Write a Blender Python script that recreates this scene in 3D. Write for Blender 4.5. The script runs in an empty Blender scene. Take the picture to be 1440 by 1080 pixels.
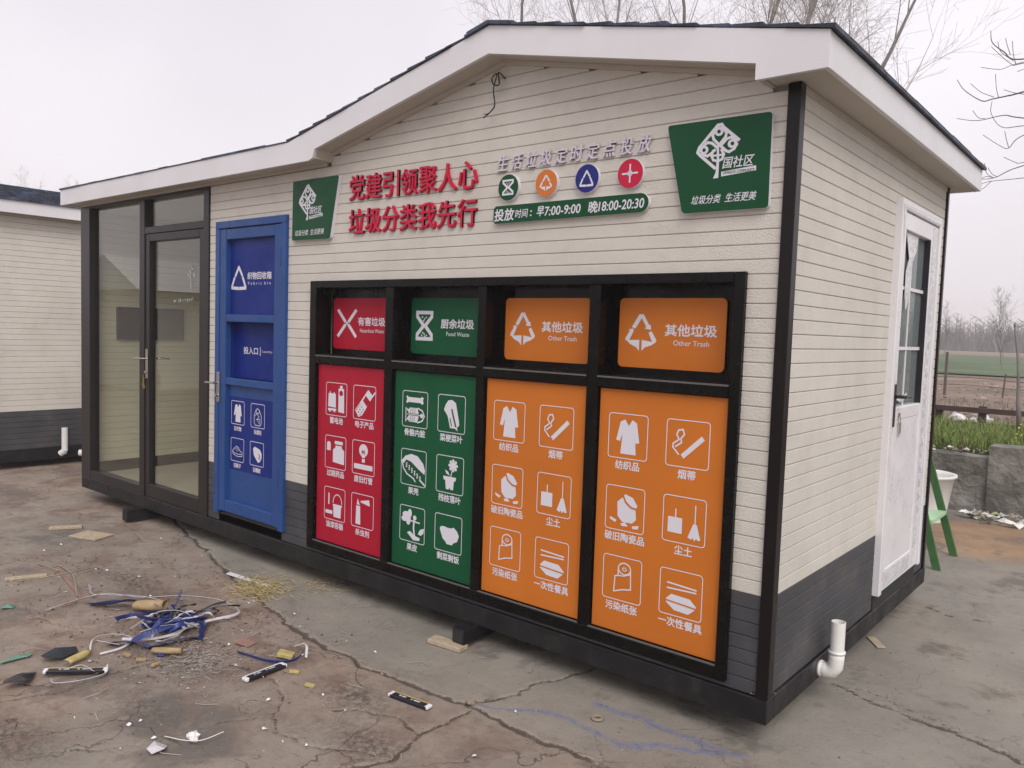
import bpy, math, random
import numpy as np
from mathutils import Vector, Matrix
random.seed(7)
rng = np.random.default_rng(7)
SC = bpy.context.scene
COL = SC.collection
R = math.radians

# ------------------------------------------------------------------ camera
yaw, pit, rol = R(39.608), R(3.8644), R(1.878)
fw = Vector((-math.sin(yaw)*math.cos(pit), math.cos(yaw)*math.cos(pit), -math.sin(pit)))
rt0 = Vector((math.cos(yaw), math.sin(yaw), 0))
up0 = rt0.cross(fw)
rt = rt0*math.cos(rol) + up0*math.sin(rol)
up = -rt0*math.sin(rol) + up0*math.cos(rol)
cd = bpy.data.cameras.new('camera')
cam = bpy.data.objects.new('camera', cd); COL.objects.link(cam)
M = Matrix((rt, up, -fw)).transposed().to_4x4()
M.translation = Vector((1.1261, -2.9674, 1.4996))
cam.matrix_world = M
cd.sensor_width = 36; cd.lens = 28.135; cd.clip_start = .05; cd.clip_end = 3000
SC.camera = cam

# ------------------------------------------------------------------ world and sun
SUN_EL, SUN_AZ = R(46), R(128)      # behind cloud, to the right of the camera
W = bpy.data.worlds.new('World'); SC.world = W; W.use_nodes = True
nt = W.node_tree; nt.nodes.clear()
sky = nt.nodes.new('ShaderNodeTexSky'); sky.sky_type = 'NISHITA'; sky.sun_disc = False
sky.sun_elevation = SUN_EL; sky.sun_rotation = SUN_AZ; sky.air_density = 1.5; sky.dust_density = 4
tc = nt.nodes.new('ShaderNodeTexCoord')
nz = nt.nodes.new('ShaderNodeTexNoise'); nz.inputs['Scale'].default_value = 1.3; nz.inputs['Detail'].default_value = 3
cr = nt.nodes.new('ShaderNodeValToRGB')
cr.color_ramp.elements[0].position = .3; cr.color_ramp.elements[0].color = (5.3, 4.95, 5.35, 1)
cr.color_ramp.elements[1].position = .75; cr.color_ramp.elements[1].color = (7.8, 7.45, 7.8, 1)
mx = nt.nodes.new('ShaderNodeMix'); mx.data_type = 'RGBA'; mx.inputs[0].default_value = .94
bg = nt.nodes.new('ShaderNodeBackground'); bg.inputs[1].default_value = .1
wo = nt.nodes.new('ShaderNodeOutputWorld')
nt.links.new(tc.outputs['Generated'], nz.inputs['Vector']); nt.links.new(nz.outputs[0], cr.inputs[0])
nt.links.new(sky.outputs[0], mx.inputs[6]); nt.links.new(cr.outputs[0], mx.inputs[7])
nt.links.new(mx.outputs[2], bg.inputs[0]); nt.links.new(bg.outputs[0], wo.inputs[0])
sl = bpy.data.lights.new('sun', 'SUN'); sl.energy = 1.4; sl.angle = R(35); sl.color = (1, .96, .9)
so = bpy.data.objects.new('sun', sl); COL.objects.link(so)
sd = Vector((math.sin(SUN_AZ)*math.cos(SUN_EL), math.cos(SUN_AZ)*math.cos(SUN_EL), math.sin(SUN_EL)))
so.rotation_euler = sd.to_track_quat('Z', 'Y').to_euler(); so.location = (0, 0, 20)
SC.view_settings.view_transform = 'Standard'; SC.view_settings.look = 'None'
SC.view_settings.exposure = .60; SC.view_settings.gamma = 1
SC.view_settings.use_curve_mapping = False
SC.cycles.max_bounces = 8; SC.cycles.volume_bounces = 1

# ------------------------------------------------------------------ materials
def mat(name, col, rough=.6, metal=0, spec=.5, var=0, vscale=3, bump=0, bscale=80, col2=None, c2scale=2, c2lo=.45, c2hi=.65, coat=0, dist=.01, stretch=None, vdetail=4, rv=0):
    m = bpy.data.materials.new(name); m.use_nodes = True
    n = m.node_tree.nodes; l = m.node_tree.links; p = n['Principled BSDF']
    p.inputs['Roughness'].default_value = rough; p.inputs['Metallic'].default_value = metal
    p.inputs['Specular IOR Level'].default_value = spec; p.inputs['Coat Weight'].default_value = coat
    p.inputs['Base Color'].default_value = (*col, 1)
    geo = n.new('ShaderNodeNewGeometry'); src = geo.outputs['Position']
    if stretch:
        mp = n.new('ShaderNodeMapping'); mp.inputs['Scale'].default_value = stretch
        l.new(src, mp.inputs[0]); src = mp.outputs[0]
    out = None
    if col2:
        t = n.new('ShaderNodeTexNoise'); t.inputs['Scale'].default_value = c2scale; t.inputs['Detail'].default_value = 6; t.inputs['Roughness'].default_value = .65
        l.new(src, t.inputs['Vector'])
        r_ = n.new('ShaderNodeMapRange'); r_.inputs[1].default_value = c2lo; r_.inputs[2].default_value = c2hi; l.new(t.outputs[0], r_.inputs[0])
        x = n.new('ShaderNodeMix'); x.data_type = 'RGBA'; x.inputs[6].default_value = (*col, 1); x.inputs[7].default_value = (*col2, 1)
        l.new(r_.outputs[0], x.inputs[0]); out = x.outputs[2]
    if var:
        t = n.new('ShaderNodeTexNoise'); t.inputs['Scale'].default_value = vscale; t.inputs['Detail'].default_value = vdetail
        l.new(src, t.inputs['Vector'])
        r_ = n.new('ShaderNodeMapRange'); r_.inputs[1].default_value = .25; r_.inputs[2].default_value = .75
        r_.inputs[3].default_value = 1-var; r_.inputs[4].default_value = 1+var; l.new(t.outputs[0], r_.inputs[0])
        h = n.new('ShaderNodeHueSaturation'); l.new(r_.outputs[0], h.inputs['Value'])
        if out: l.new(out, h.inputs['Color'])
        else: h.inputs['Color'].default_value = (*col, 1)
        out = h.outputs[0]
    if out: l.new(out, p.inputs['Base Color'])
    if rv:
        t = n.new('ShaderNodeTexNoise'); t.inputs['Scale'].default_value = 5; t.inputs['Detail'].default_value = 8; t.inputs['Roughness'].default_value = .7
        l.new(src, t.inputs['Vector']); r_ = n.new('ShaderNodeMapRange'); r_.inputs[1].default_value = .35; r_.inputs[2].default_value = .65
        r_.inputs[3].default_value = rough-rv; r_.inputs[4].default_value = rough+rv; l.new(t.outputs[0], r_.inputs[0]); l.new(r_.outputs[0], p.inputs['Roughness'])
    if bump:
        t = n.new('ShaderNodeTexNoise'); t.inputs['Scale'].default_value = bscale; t.inputs['Detail'].default_value = 3
        l.new(src, t.inputs['Vector'])
        b = n.new('ShaderNodeBump'); b.inputs['Strength'].default_value = bump; b.inputs['Distance'].default_value = dist
        l.new(t.outputs[0], b.inputs['Height']); l.new(b.outputs[0], p.inputs['Normal'])
    return m
CREAM = mat('cream stucco siding', (.62, .59, .535), .75, var=.07, vscale=2.5, bump=.6, bscale=210, dist=.007, col2=(.56, .53, .475), c2scale=5)
GREYS = mat('charcoal stucco siding', (.050, .050, .058), .6, var=.25, vscale=4, col2=(.095, .085, .075), c2scale=3.5, c2lo=.52, c2hi=.8, bump=.55, bscale=160, dist=.006)
GROUT = mat('siding groove', (.50, .47, .41), .9)
GROUTD = mat('dusty grey groove', (.30, .29, .28), .9, var=.2)
BROWN = mat('dark brown painted steel', (.006, .004, .004), .3, spec=.25, var=.3, vscale=5, bump=.15, bscale=30, dist=.002)
BASEM = mat('grey black painted beam', (.010, .010, .012), .45, spec=.3, var=.4, vscale=6, col2=(.035, .032, .028), c2scale=9, c2lo=.52, c2hi=.8, rv=.16)
ALU = mat('dark brown aluminium', (.018, .015, .016), .32, spec=.3, var=.15)
BLACK = mat('gloss black steel', (.003, .0025, .0025), .25, spec=.16, var=.3, vscale=8, col2=(.008, .007, .007), c2scale=14, c2lo=.5, c2hi=.8, rv=.16)
LITEDGE = mat('lit edge highlight', (.10, .095, .09), .6)  # painted highlight: light caught by the top edges, put into the colour
WHITEP = mat('white trim', (.68, .67, .69), .45, var=.05, vscale=3, bump=.08, bscale=8, rv=.16)
SOFF = mat('beige soffit', (.50, .45, .39), .7, var=.05)
SHING = mat('asphalt shingle', (.016, .021, .038), .5, var=.5, vscale=9, bump=.8, bscale=220, dist=.004, col2=(.05, .07, .12), c2scale=9)
BLUEF = mat('blue door frame paint', (.016, .062, .22), .42, spec=.35, var=.12, vscale=3, bump=.05, bscale=15, rv=.16)
BLUEP = mat('deep blue sticker', (.006, .022, .18), .45, spec=.2, var=.08, rv=.16)
REDP = mat('crimson sticker', (.38, .005, .026), .5, spec=.25, var=.05, vscale=3, rv=.16)
GREENP = mat('green sticker', (.003, .078, .030), .5, spec=.22, var=.08, vscale=3, rv=.16)
ORANP = mat('orange sticker', (.54, .155, .018), .48, spec=.25, var=.07, vscale=2, rv=.16)
SIGNG = mat('green sign face', (.002, .060, .021), .45, spec=.25, var=.06, rv=.16)
LETR = mat('red acrylic letter', (.50, .008, .045), .4, spec=.3)
LETW = mat('white lavender letter', (.62, .56, .64), .4)
PRNW = mat('white print', (.66, .64, .70), .5)
ORD = mat('orange disc', (.58, .16, .025), .45, spec=.3)
BLD = mat('blue disc', (.008, .016, .17), .4, spec=.3)
PVC = mat('white pvc door', (.72, .70, .72), .35, var=.04, bump=.25, bscale=22, dist=.004, rv=.16)
FILM = mat('wrinkled protective film', (.66, .66, .68), .25, var=.15, vscale=14, bump=1, bscale=45, dist=.01)
PVCP = mat('white pvc pipe', (.75, .74, .72), .35, var=.06, vscale=14)
STEEL = mat('brushed steel', (.45, .42, .38), .3, metal=1)
BRASS = mat('brass', (.5, .35, .12), .35, metal=1)
WOODL = mat('pale wood', (.42, .34, .24), .8, var=.25, vscale=15, bump=.4, bscale=60, stretch=(1, 6, 6))
INTW = mat('interior wall panel', (.56, .53, .42), .7, var=.04)
TILE = mat('interior floor tile', (.5, .47, .4), .25, var=.06)
SCR = mat('black screen', (.01, .01, .012), .15)
DARK = mat('dark interior', (.02, .02, .02), .9)
CONC = mat('weathered concrete', (.24, .23, .21), .9, var=.35, vscale=3.5, bump=.8, bscale=18, dist=.03, col2=(.085, .075, .062), c2scale=2.2, c2lo=.42, c2hi=.68)
CONCL = mat('pale concrete', (.4, .38, .34), .9, var=.2, vscale=6, bump=.4, bscale=30)
GREENL = mat('green painted ladder', (.045, .13, .04), .45, var=.25, vscale=10)
MINT = mat('pale green paint', (.35, .55, .34), .5, var=.15)
TUBM = mat('white plastic tub', (.72, .72, .70), .4, var=.08)
SOIL = mat('bare soil', (.22, .155, .12), .95, var=.35, vscale=.8, bump=.8, bscale=5, dist=.06, col2=(.13, .105, .07), c2scale=.35)
CROP = mat('green crop', (.085, .13, .06), .9, var=.4, vscale=.3, bump=1, bscale=6, dist=.2)
BARK = mat('grey bark', (.20, .18, .17), .9, var=.3, vscale=4)
TWIG = mat('pale twig bark', (.34, .31, .29), .9, var=.2)
TWIGD = mat('dark twig bark', (.10, .085, .075), .9, var=.2)
WILLOW = mat('budding yellow green twig', (.30, .34, .08), .9)
RUST = mat('rusty brown rail', (.055, .032, .028), .8, var=.4, vscale=7)
PLAST = mat('white plastic scrap', (.72, .72, .72), .4, var=.1)
PLASG = mat('grey plastic strap', (.5, .48, .5), .3, var=.2, vscale=20)
BLUES = mat('blue plastic strap', (.022, .038, .17), .3, var=.3, vscale=25)
CARD = mat('cardboard', (.34, .245, .13), .8, var=.25, vscale=20)
YELL = mat('yellow cover', (.42, .35, .14), .55, var=.25, vscale=25)
STRAW = mat('dry straw', (.36, .29, .13), .8, var=.3, vscale=20)
PINKW = mat('pinkish wood strip', (.27, .16, .13), .8, var=.2)
BLKP = mat('black packaging', (.015, .013, .02), .35, var=.3, vscale=30)
CYANP = mat('green plastic wrapper', (.13, .28, .21), .35, var=.3, vscale=30)
ROPE = mat('tan scrap', (.26, .21, .15), .8)
FLOW = mat('yellow flower', (.8, .65, .03), .6)
GRIT = mat('grit crumbs', (.12, .11, .09), .9, var=.5, vscale=50)
def vary(name, cols, rough=.7):
    "one material whose colour differs from loose piece to loose piece"
    m = bpy.data.materials.new(name); m.use_nodes = True; n = m.node_tree.nodes; l = m.node_tree.links; p = n['Principled BSDF']
    g = n.new('ShaderNodeNewGeometry'); c = n.new('ShaderNodeValToRGB'); c.color_ramp.interpolation = 'CONSTANT'
    e = c.color_ramp.elements
    for i, k in enumerate(cols):
        if i < 2: e[i].position = i/len(cols); e[i].color = (*k, 1)
        else:
            x = e.new(i/len(cols)); x.color = (*k, 1)
    l.new(g.outputs['Random Per Island'], c.inputs[0]); l.new(c.outputs[0], p.inputs['Base Color']); p.inputs['Roughness'].default_value = rough
    return m
GRASS = vary('mixed grass', [(.14, .21, .03), (.10, .17, .02), (.20, .25, .05), (.26, .24, .11), (.07, .13, .018), (.15, .22, .035)])
LITTER = vary('mixed rubble', [(.5, .5, .48), (.2, .18, .16), (.3, .27, .22), (.62, .6, .58), (.12, .1, .09), (.22, .15, .12), (.35, .4, .2)])
CHIPS = vary('mixed crumbs', [(.16, .13, .11), (.3, .27, .24), (.10, .08, .07), (.20, .11, .085), (.42, .40, .38), (.14, .12, .10), (.12, .10, .085)], .9)
WOODY = vary('far twigs', [(.07, .062, .066), (.10, .09, .09), (.05, .045, .05), (.12, .105, .10)])
def glass(name, tint, rough=0, alpha=.25):
    "single-sheet window glass: clear with a fresnel mirror"
    m = bpy.data.materials.new(name); m.use_nodes = True; n = m.node_tree.nodes; l = m.node_tree.links; n.clear()
    t = n.new('ShaderNodeBsdfTransparent'); t.inputs[0].default_value = (*tint, 1)
    g = n.new('ShaderNodeBsdfGlossy'); g.inputs[0].default_value = (.95, .95, .95, 1); g.inputs['Roughness'].default_value = rough
    f = n.new('ShaderNodeFresnel'); ge = n.new('ShaderNodeNewGeometry'); io = n.new('ShaderNodeMapRange')
    io.inputs[3].default_value = 1.5; io.inputs[4].default_value = 1/1.5; l.new(ge.outputs['Backfacing'], io.inputs[0]); l.new(io.outputs[0], f.inputs[0])
    x = n.new('ShaderNodeMixShader'); o = n.new('ShaderNodeOutputMaterial')
    l.new(f.outputs[0], x.inputs[0]); l.new(t.outputs[0], x.inputs[1]); l.new(g.outputs[0], x.inputs[2]); l.new(x.outputs[0], o.inputs[0])
    return m
GLASS = glass('window glass', (.95, .96, .93))
GLASSD = glass('tinted door glass', (.42, .47, .46))
_n = GLASSD.node_tree; _o = [q for q in _n.nodes if q.type == 'OUTPUT_MATERIAL'][0]; _src = _o.inputs[0].links[0].from_socket
_d = _n.nodes.new('ShaderNodeBsdfDiffuse'); _d.inputs[0].default_value = (.34, .40, .40, 1); _x = _n.nodes.new('ShaderNodeMixShader'); _x.inputs[0].default_value = .32  # grey diffuse share stands in for the pane's pale reflection
_n.links.new(_src, _x.inputs[1]); _n.links.new(_d.outputs[0], _x.inputs[2]); _n.links.new(_x.outputs[0], _o.inputs[0])

# ------------------------------------------------------------------ object helpers
def tag(o, label=None, cat=None, group=None, kind=None):
    if label: o['label'] = label
    if cat: o['category'] = cat
    if group: o['group'] = group
    if kind: o['kind'] = kind
    return o
def empty(name, loc=(0, 0, 0)):
    o = bpy.data.objects.new(name, None); COL.objects.link(o); o.location = loc; o.empty_display_size = .2
    return o
class MB:
    def __init__(s): s.v = []; s.f = []; s.m = []; s.mi = 0
    def add(s, vs, fs):
        k = len(s.v); s.v.extend(vs); s.f.extend([tuple(i+k for i in f) for f in fs]); s.m.extend([s.mi]*len(fs))
    def box(s, x0, x1, y0, y1, z0, z1, b=0):
        if b <= 0:
            s.add([(x0,y0,z0),(x1,y0,z0),(x1,y1,z0),(x0,y1,z0),(x0,y0,z1),(x1,y0,z1),(x1,y1,z1),(x0,y1,z1)],
                  [(0,3,2,1),(4,5,6,7),(0,1,5,4),(1,2,6,5),(2,3,7,6),(3,0,4,7)]); return
        X, Y, Z = (x0, x1), (y0, y1), (z0, z1); sg = (1, -1); vs = []
        for i in (0, 1):
            for j in (0, 1):
                for k in (0, 1):
                    x, y, z = X[i], Y[j], Z[k]; dx, dy, dz = b*sg[i], b*sg[j], b*sg[k]
                    vs += [(x, y+dy, z+dz), (x+dx, y, z+dz), (x+dx, y+dy, z)]
        def I(i, j, k, a): return (i*4+j*2+k)*3+a
        fs = []
        for a in range(3):
            for t in (0, 1):
                q = []
                for (p, r_) in ((0, 0), (1, 0), (1, 1), (0, 1)):
                    c = [p, r_]; idx = c[:a]+[t]+c[a:]; q.append(I(*idx, a))
                fs.append(tuple(q))
        for a in range(3):
            b_, c_ = [q for q in range(3) if q != a]
            for t in (0, 1):
                for u in (0, 1):
                    q = []
                    for (w, ax) in ((0, b_), (1, b_), (1, c_), (0, c_)):
                        idx = [0, 0, 0]; idx[a] = w; idx[b_] = t; idx[c_] = u; q.append(I(*idx, ax))
                    fs.append(tuple(q))
        for i in (0, 1):
            for j in (0, 1):
                for k in (0, 1): fs.append((I(i,j,k,0), I(i,j,k,1), I(i,j,k,2)))
        s.add(vs, fs)
    def prism(s, pts, f0, f1, mapf):
        "pts: 2-D outline, extruded between depths f0 and f1; mapf(u, w, d) -> xyz"
        n = len(pts); vs = [mapf(u, w, f0) for u, w in pts]+[mapf(u, w, f1) for u, w in pts]
        s.add(vs, [tuple(range(n)), tuple(range(2*n-1, n-1, -1))]+[(i, (i+1) % n, n+(i+1) % n, n+i) for i in range(n)])
    def tube(s, pts, rad, n=6, cap=True):
        pts = [Vector(p) for p in pts]; k0 = len(s.v)
        if not hasattr(rad, '__len__'): rad = [rad]*len(pts)
        vs = []; pn = None
        for i, p in enumerate(pts):
            d = (pts[min(i+1, len(pts)-1)]-pts[max(i-1, 0)])
            if d.length < 1e-9: d = Vector((0, 0, 1))
            d.normalize()
            if pn is None:
                a = Vector((0, 0, 1)) if abs(d.z) < .9 else Vector((1, 0, 0)); pn = d.cross(a).normalized()
            else:
                pn = (pn-d*pn.dot(d)); pn = pn.normalized() if pn.length > 1e-6 else d.orthogonal().normalized()
            q = d.cross(pn)
            for j in range(n):
                t = 2*math.pi*j/n; w = p+(pn*math.cos(t)+q*math.sin(t))*rad[i]; vs.append((w.x, w.y, w.z))
        fs = []
        for i in range(len(pts)-1):
            for j in range(n):
                a, b = i*n+j, i*n+(j+1) % n; fs.append((a, b, b+n, a+n))
        if cap: fs += [tuple(range(n-1, -1, -1)), tuple(range((len(pts)-1)*n, len(pts)*n))]
        s.add(vs, fs)
    def ribbon(s, pts, w, tilt=0, th=.0012):
        pts = smooth([Vector(p) for p in pts], 6); vs = []; fs = []
        for i, p in enumerate(pts):
            d = (pts[min(i+1, len(pts)-1)]-pts[max(i-1, 0)]).normalized()
            side = d.cross(Vector((0, 0, 1)))
            side = side.normalized() if side.length > 1e-4 else Vector((1, 0, 0))
            u_ = side.cross(d).normalized(); t = tilt(i/len(pts)) if callable(tilt) else tilt
            a = side*math.cos(t)+u_*math.sin(t); b = u_*math.cos(t)-side*math.sin(t)
            for q in (p+a*w/2+b*th, p-a*w/2+b*th, p-a*w/2-b*th, p+a*w/2-b*th): vs.append(tuple(q))
        for i in range(len(pts)-1):
            for j in range(4): fs.append((i*4+j, i*4+(j+1) % 4, i*4+4+(j+1) % 4, i*4+4+j))
        fs += [(3, 2, 1, 0), tuple(len(vs)-4+j for j in range(4))]
        s.add(vs, fs)
    def build(s, name, mats, parent=None, smooth_=False):
        me = bpy.data.meshes.new(name); me.from_pydata(s.v, [], s.f)
        if not isinstance(mats, (list, tuple)): mats = [mats]
        for m in mats: me.materials.append(m)
        if len(mats) > 1: me.polygons.foreach_set('material_index', s.m)
        if smooth_: me.polygons.foreach_set('use_smooth', [True]*len(s.f))
        me.update()
        o = bpy.data.objects.new(name, me); COL.objects.link(o)
        if parent: o.parent = parent
        return o
def smooth(p, k):
    "Catmull-Rom through the points"
    if len(p) < 3: return p
    out = []; q = [p[0]*2-p[1]]+list(p)+[p[-1]*2-p[-2]]
    for i in range(1, len(q)-2):
        a, b, c, d = q[i-1:i+3]
        for j in range(k):
            t = j/k; out.append(.5*((2*b)+(c-a)*t+(2*a-5*b+4*c-d)*t*t+(3*b-a-3*c+d)*t**3))
    out.append(q[-2]); return out
def box(name, m, x0, x1, y0, y1, z0, z1, parent=None, b=0):
    k = MB(); k.box(x0, x1, y0, y1, z0, z1, b); return k.build(name, m, parent)

# text: curve -> mesh, cached
_tc = {}
def text_geo(body, bold, ext):
    key = (body, bold, ext)
    if key not in _tc:
        c = bpy.data.curves.new('text', 'FONT'); c.body = body; c.size = 1; c.resolution_u = 3
        if bold: c.offset = bold
        o = bpy.data.objects.new('text', c); COL.objects.link(o)
        bpy.context.view_layer.update()
        me = bpy.data.meshes.new_from_object(o.evaluated_get(bpy.context.evaluated_depsgraph_get()))
        v = np.array([tuple(q.co) for q in me.vertices]); f = [tuple(p.vertices) for p in me.polygons]
        bpy.data.objects.remove(o); bpy.data.curves.remove(c); bpy.data.meshes.remove(me)
        _tc[key] = (v, f)
    return _tc[key]
def _solid(mb, X, Z, y, ext, f):
    n = len(X); cnt = {(q[i], q[(i+1) % len(q)]) for q in f for i in range(len(q))}
    mb.add([(float(a), y-ext, float(b)) for a, b in zip(X, Z)]+[(float(a), y, float(b)) for a, b in zip(X, Z)], list(f)+[(a, n+a, n+b, b) for a, b in cnt if (b, a) not in cnt])
def text(mb, body, x0, x1, z0, z1, y, bold=.018, ext=0, shear=0, cell=False):
    "flat lettering on a plane facing -Y filling the rectangle; ext = thickness towards the viewer"
    v, f = text_geo(body, 0, 0)
    v = v.copy(); lo = v.min(0); hi = v.max(0)
    if cell:       # one CJK character: keep its place in the em square
        lo = np.array([0.0, -.12, 0]); hi = np.array([1.0, .88, 0]) if v[:, 0].max() > .6 else hi
    u = (v[:, 0]-lo[0])/(hi[0]-lo[0]+1e-9); w = (v[:, 1]-lo[1])/(hi[1]-lo[1]+1e-9)
    X = x0+u*(x1-x0)+shear*(w-.5)*(z1-z0); Z = z0+w*(z1-z0)
    n = len(v); em = bold*(z1-z0)*1.15
    if bold:
        for q in range(8):
            t = 6.2832*(q+.5)/8; dx, dz, dy = em*math.cos(t), em*math.sin(t), .00003*(q+1)
            if not ext: mb.add([(float(a)+dx, y+dy, float(b)+dz) for a, b in zip(X, Z)], f)
            else: _solid(mb, X+dx, Z+dz, y, ext-.0004*(q+1), f)
    if not ext:
        mb.add([(float(a), y, float(b)) for a, b in zip(X, Z)], f)
    else:
        vs = [(float(a), y-ext, float(b)) for a, b in zip(X, Z)]+[(float(a), y, float(b)) for a, b in zip(X, Z)]
        cnt = {}
        for q in f:
            for i in range(len(q)):
                e = (q[i], q[(i+1) % len(q)]); cnt[e] = 1
        side = [(a, n+a, n+b, b) for a, b in cnt if (b, a) not in cnt]
        mb.add(vs, list(f)+side)

PITCH = .0567
def F(y0):      # map for a wall facing -Y
    return lambda u, z, d: (u, y0-d, z)
def S(x0):      # map for a wall facing +X
    return lambda u, z, d: (x0+d, u, z)
def plank(mb, mp, u0, u1, z0, z1, t=.016, b=.0032, g=.0008):
    z0 += g; z1 -= g; pr = [(0, z0), (t-b, z0), (t, z0+b), (t, z1-b*.8), (t-b, z1), (0, z1)]
    if z1-z0 < 3*b: pr = [(0, z0), (t, z0), (t, z1), (0, z1)]
    n = len(pr); vs = [mp(u0, z, d) for d, z in pr]+[mp(u1, z, d) for d, z in pr]
    mb.add(vs, [(i, (i+1) % n, n+(i+1) % n, n+i) for i in range(n)]+[tuple(range(n-1, -1, -1)), tuple(range(n, 2*n))])
def siding(wall, mp, u0, u1, z0, ztop, openings, dadorows=7):
    "every board is an object; ztop(u) gives the height of the wall"
    z = z0; r = 0
    while True:
        za, zb = z0+r*PITCH, z0+(r+1)*PITCH; zm = (za+zb)/2
        us = np.linspace(u0, u1, 400); ok = [ztop(q) > zm for q in us]
        if not any(ok): break
        lo = us[ok.index(True)]; hi = us[len(ok)-1-ok[::-1].index(True)]
        cuts = sorted({lo, hi}|{c for o in openings for c in o[:2] if lo < c < hi})
        runs = []
        for a, b in zip(cuts[:-1], cuts[1:]):
            m_ = (a+b)/2; lz, hz = za, zb
            for o in openings:
                if o[0] < m_ < o[1] and o[2] < zb and o[3] > za:
                    if o[2] <= za and o[3] >= zb: lz = hz = 0
                    elif o[3] < zb: lz = max(lz, o[3])
                    else: hz = min(hz, o[2])
            if hz-lz < .004: continue
            if runs and abs(runs[-1][1]-a) < 1e-6 and runs[-1][2:] == (lz, hz): runs[-1] = (runs[-1][0], b, lz, hz)
            else: runs.append((a, b, lz, hz))
        for a, b, lz, hz in runs:
            if b-a < .006: continue
            k = MB(); plank(k, mp, a, b, lz, hz)
            k.build('siding_plank', GREYS if r < dadorows else CREAM, wall)
        r += 1
def backing(mb, mp, u0, u1, z0, ztopv, openings, t=.05):
    cuts = sorted({u0, u1}|{min(max(c, u0), u1) for o in openings for c in o[:2]})
    for a, b in zip(cuts[:-1], cuts[1:]):
        if b-a < 1e-4: continue
        m_ = (a+b)/2; zs = [(z0, ztopv)]
        for o in openings:
            if o[0] < m_ < o[1]:
                nz_ = []
                for p, q in zs:
                    if o[2] > p: nz_.append((p, min(q, o[2])))
                    if o[3] < q: nz_.append((max(p, o[3]), q))
                zs = [w for w in nz_ if w[1]-w[0] > 1e-3]
        for p, q in zs:
            mb.prism([(a, p), (b, p), (b, q), (a, q)], 0, -t, mp)

# ------------------------------------------------------------------ ground
GZ = -.10
GX = [(-8.275,1.192),(-6.167,.518),(-4.83,.161),(-3.68,-.171),(-2.749,-.404),(-2.309,-.5),(-1.897,-.547),(-1.597,-.548),(-1.298,-.554),(-1.095,-.505),(-.844,-.515),(-.562,-.513),(-.1,-.50),(1.5,-.42)]
cracks = [ (GX, .010, .9),
 ([(-1.095,-.498),(-1.051,-.364),(-.993,-.134),(-.93,-.001),(-.889,.4)], .006, .8),
 ([(-1.057,-1.146),(-.998,-.992),(-1.026,-.913),(-1.074,-.811),(-1.053,-.672),(-1.048,-.541)], .008, .9),
 ([(-2.9,-2.4),(-2.522,-1.815),(-2.439,-1.599),(-2.46,-1.474),(-2.451,-1.257),(-2.40,-1.15),(-2.27,-1.02),(-2.1,-.95),(-1.9,-.93),(-1.75,-.98),(-1.62,-1.12),(-1.5,-1.2),(-1.3,-1.15),(-1.06,-1.02)], .005, .8),
 ([(-1.46,-.93),(-1.36,-.86),(-1.22,-.78),(-1.12,-.80),(-1.07,-.81)], .005, .8),
 ([(-1.97,-.84),(-1.85,-.87),(-1.7,-.90),(-1.58,-.88),(-1.46,-.93)], .004, .6),
 ([(-.024,.818),(.05,.80),(.169,.754),(.30,.76),(.41,.713),(.50,.72),(.599,.69),(.782,.605),(1.3,.5)], .011, .9),
 ([(.10,.86),(.28,.82),(.46,.76),(.70,.72)], .006, .6),
 ([(-.3,2.36),(-.077,2.366),(.045,2.361),(.17,2.30),(.287,2.297),(.42,2.35),(.565,2.337),(1.1,2.30)], .011, .8),
 ([(-6.5,-.4),(-5.6,-.36),(-5.1,-.15),(-4.5,-.25),(-4.1,-.04),(-3.9,-.06)], .005, .6),
 ([(-5.3,-1.2),(-4.6,-.95),(-4.1,-.75),(-3.6,-.62),(-3.1,-.72),(-2.7,-.80),(-2.3,-.62),(-2.0,-.55)], .0045, .6),
 ([(-4.2,-1.6),(-3.7,-1.35),(-3.3,-1.32),(-3.0,-1.18)], .004, .6),
 ([(-3.6,-2.3),(-3.1,-2.0),(-2.75,-1.78),(-2.5,-1.62)], .005, .7),
 ([(-2.0,-1.9),(-1.75,-1.55),(-1.62,-1.12)], .004, .6),
 ([(-.9,-.9),(-.7,-.7),(-.562,-.513)], .004, .5)]
def lin(a, b, s): return list(np.arange(a, b, s))
xs = np.array([-420,-250,-100,-50,-25,-15,-11]+lin(-9.2,-5,.02)+lin(-5,1.7,.0115)+lin(1.7,3,.05)+[4,6,10,20,50,100,250,420])
ys = np.array([-420,-250,-100,-50,-20,-10,-5]+lin(-2.9,-2.4,.05)+lin(-2.4,.25,.0115)+lin(.25,1.2,.02)+lin(1.2,6,.035)+[7,9,12,20,50,100,250,580])
XX, YY = np.meshgrid(xs, ys); nx, ny = len(xs), len(ys)
def vnoise(x, y, s, seed):
    r_ = np.random.default_rng(seed).random((64, 64)); x = x*s; y = y*s
    xi = np.floor(x).astype(int); yi = np.floor(y).astype(int); fx = x-xi; fy = y-yi
    fx = fx*fx*(3-2*fx); fy = fy*fy*(3-2*fy); g = lambda a, b: r_[b % 64, a % 64]
    return (g(xi,yi)*(1-fx)+g(xi+1,yi)*fx)*(1-fy)+(g(xi,yi+1)*(1-fx)+g(xi+1,yi+1)*fx)*fy
WX = XX+.05*(vnoise(XX, YY, 7, 1)-.5)+.022*(vnoise(XX, YY, 25, 2)-.5)
WY = YY+.05*(vnoise(XX, YY, 7, 3)-.5)+.022*(vnoise(XX, YY, 25, 4)-.5)
crack = np.zeros_like(XX)
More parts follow.
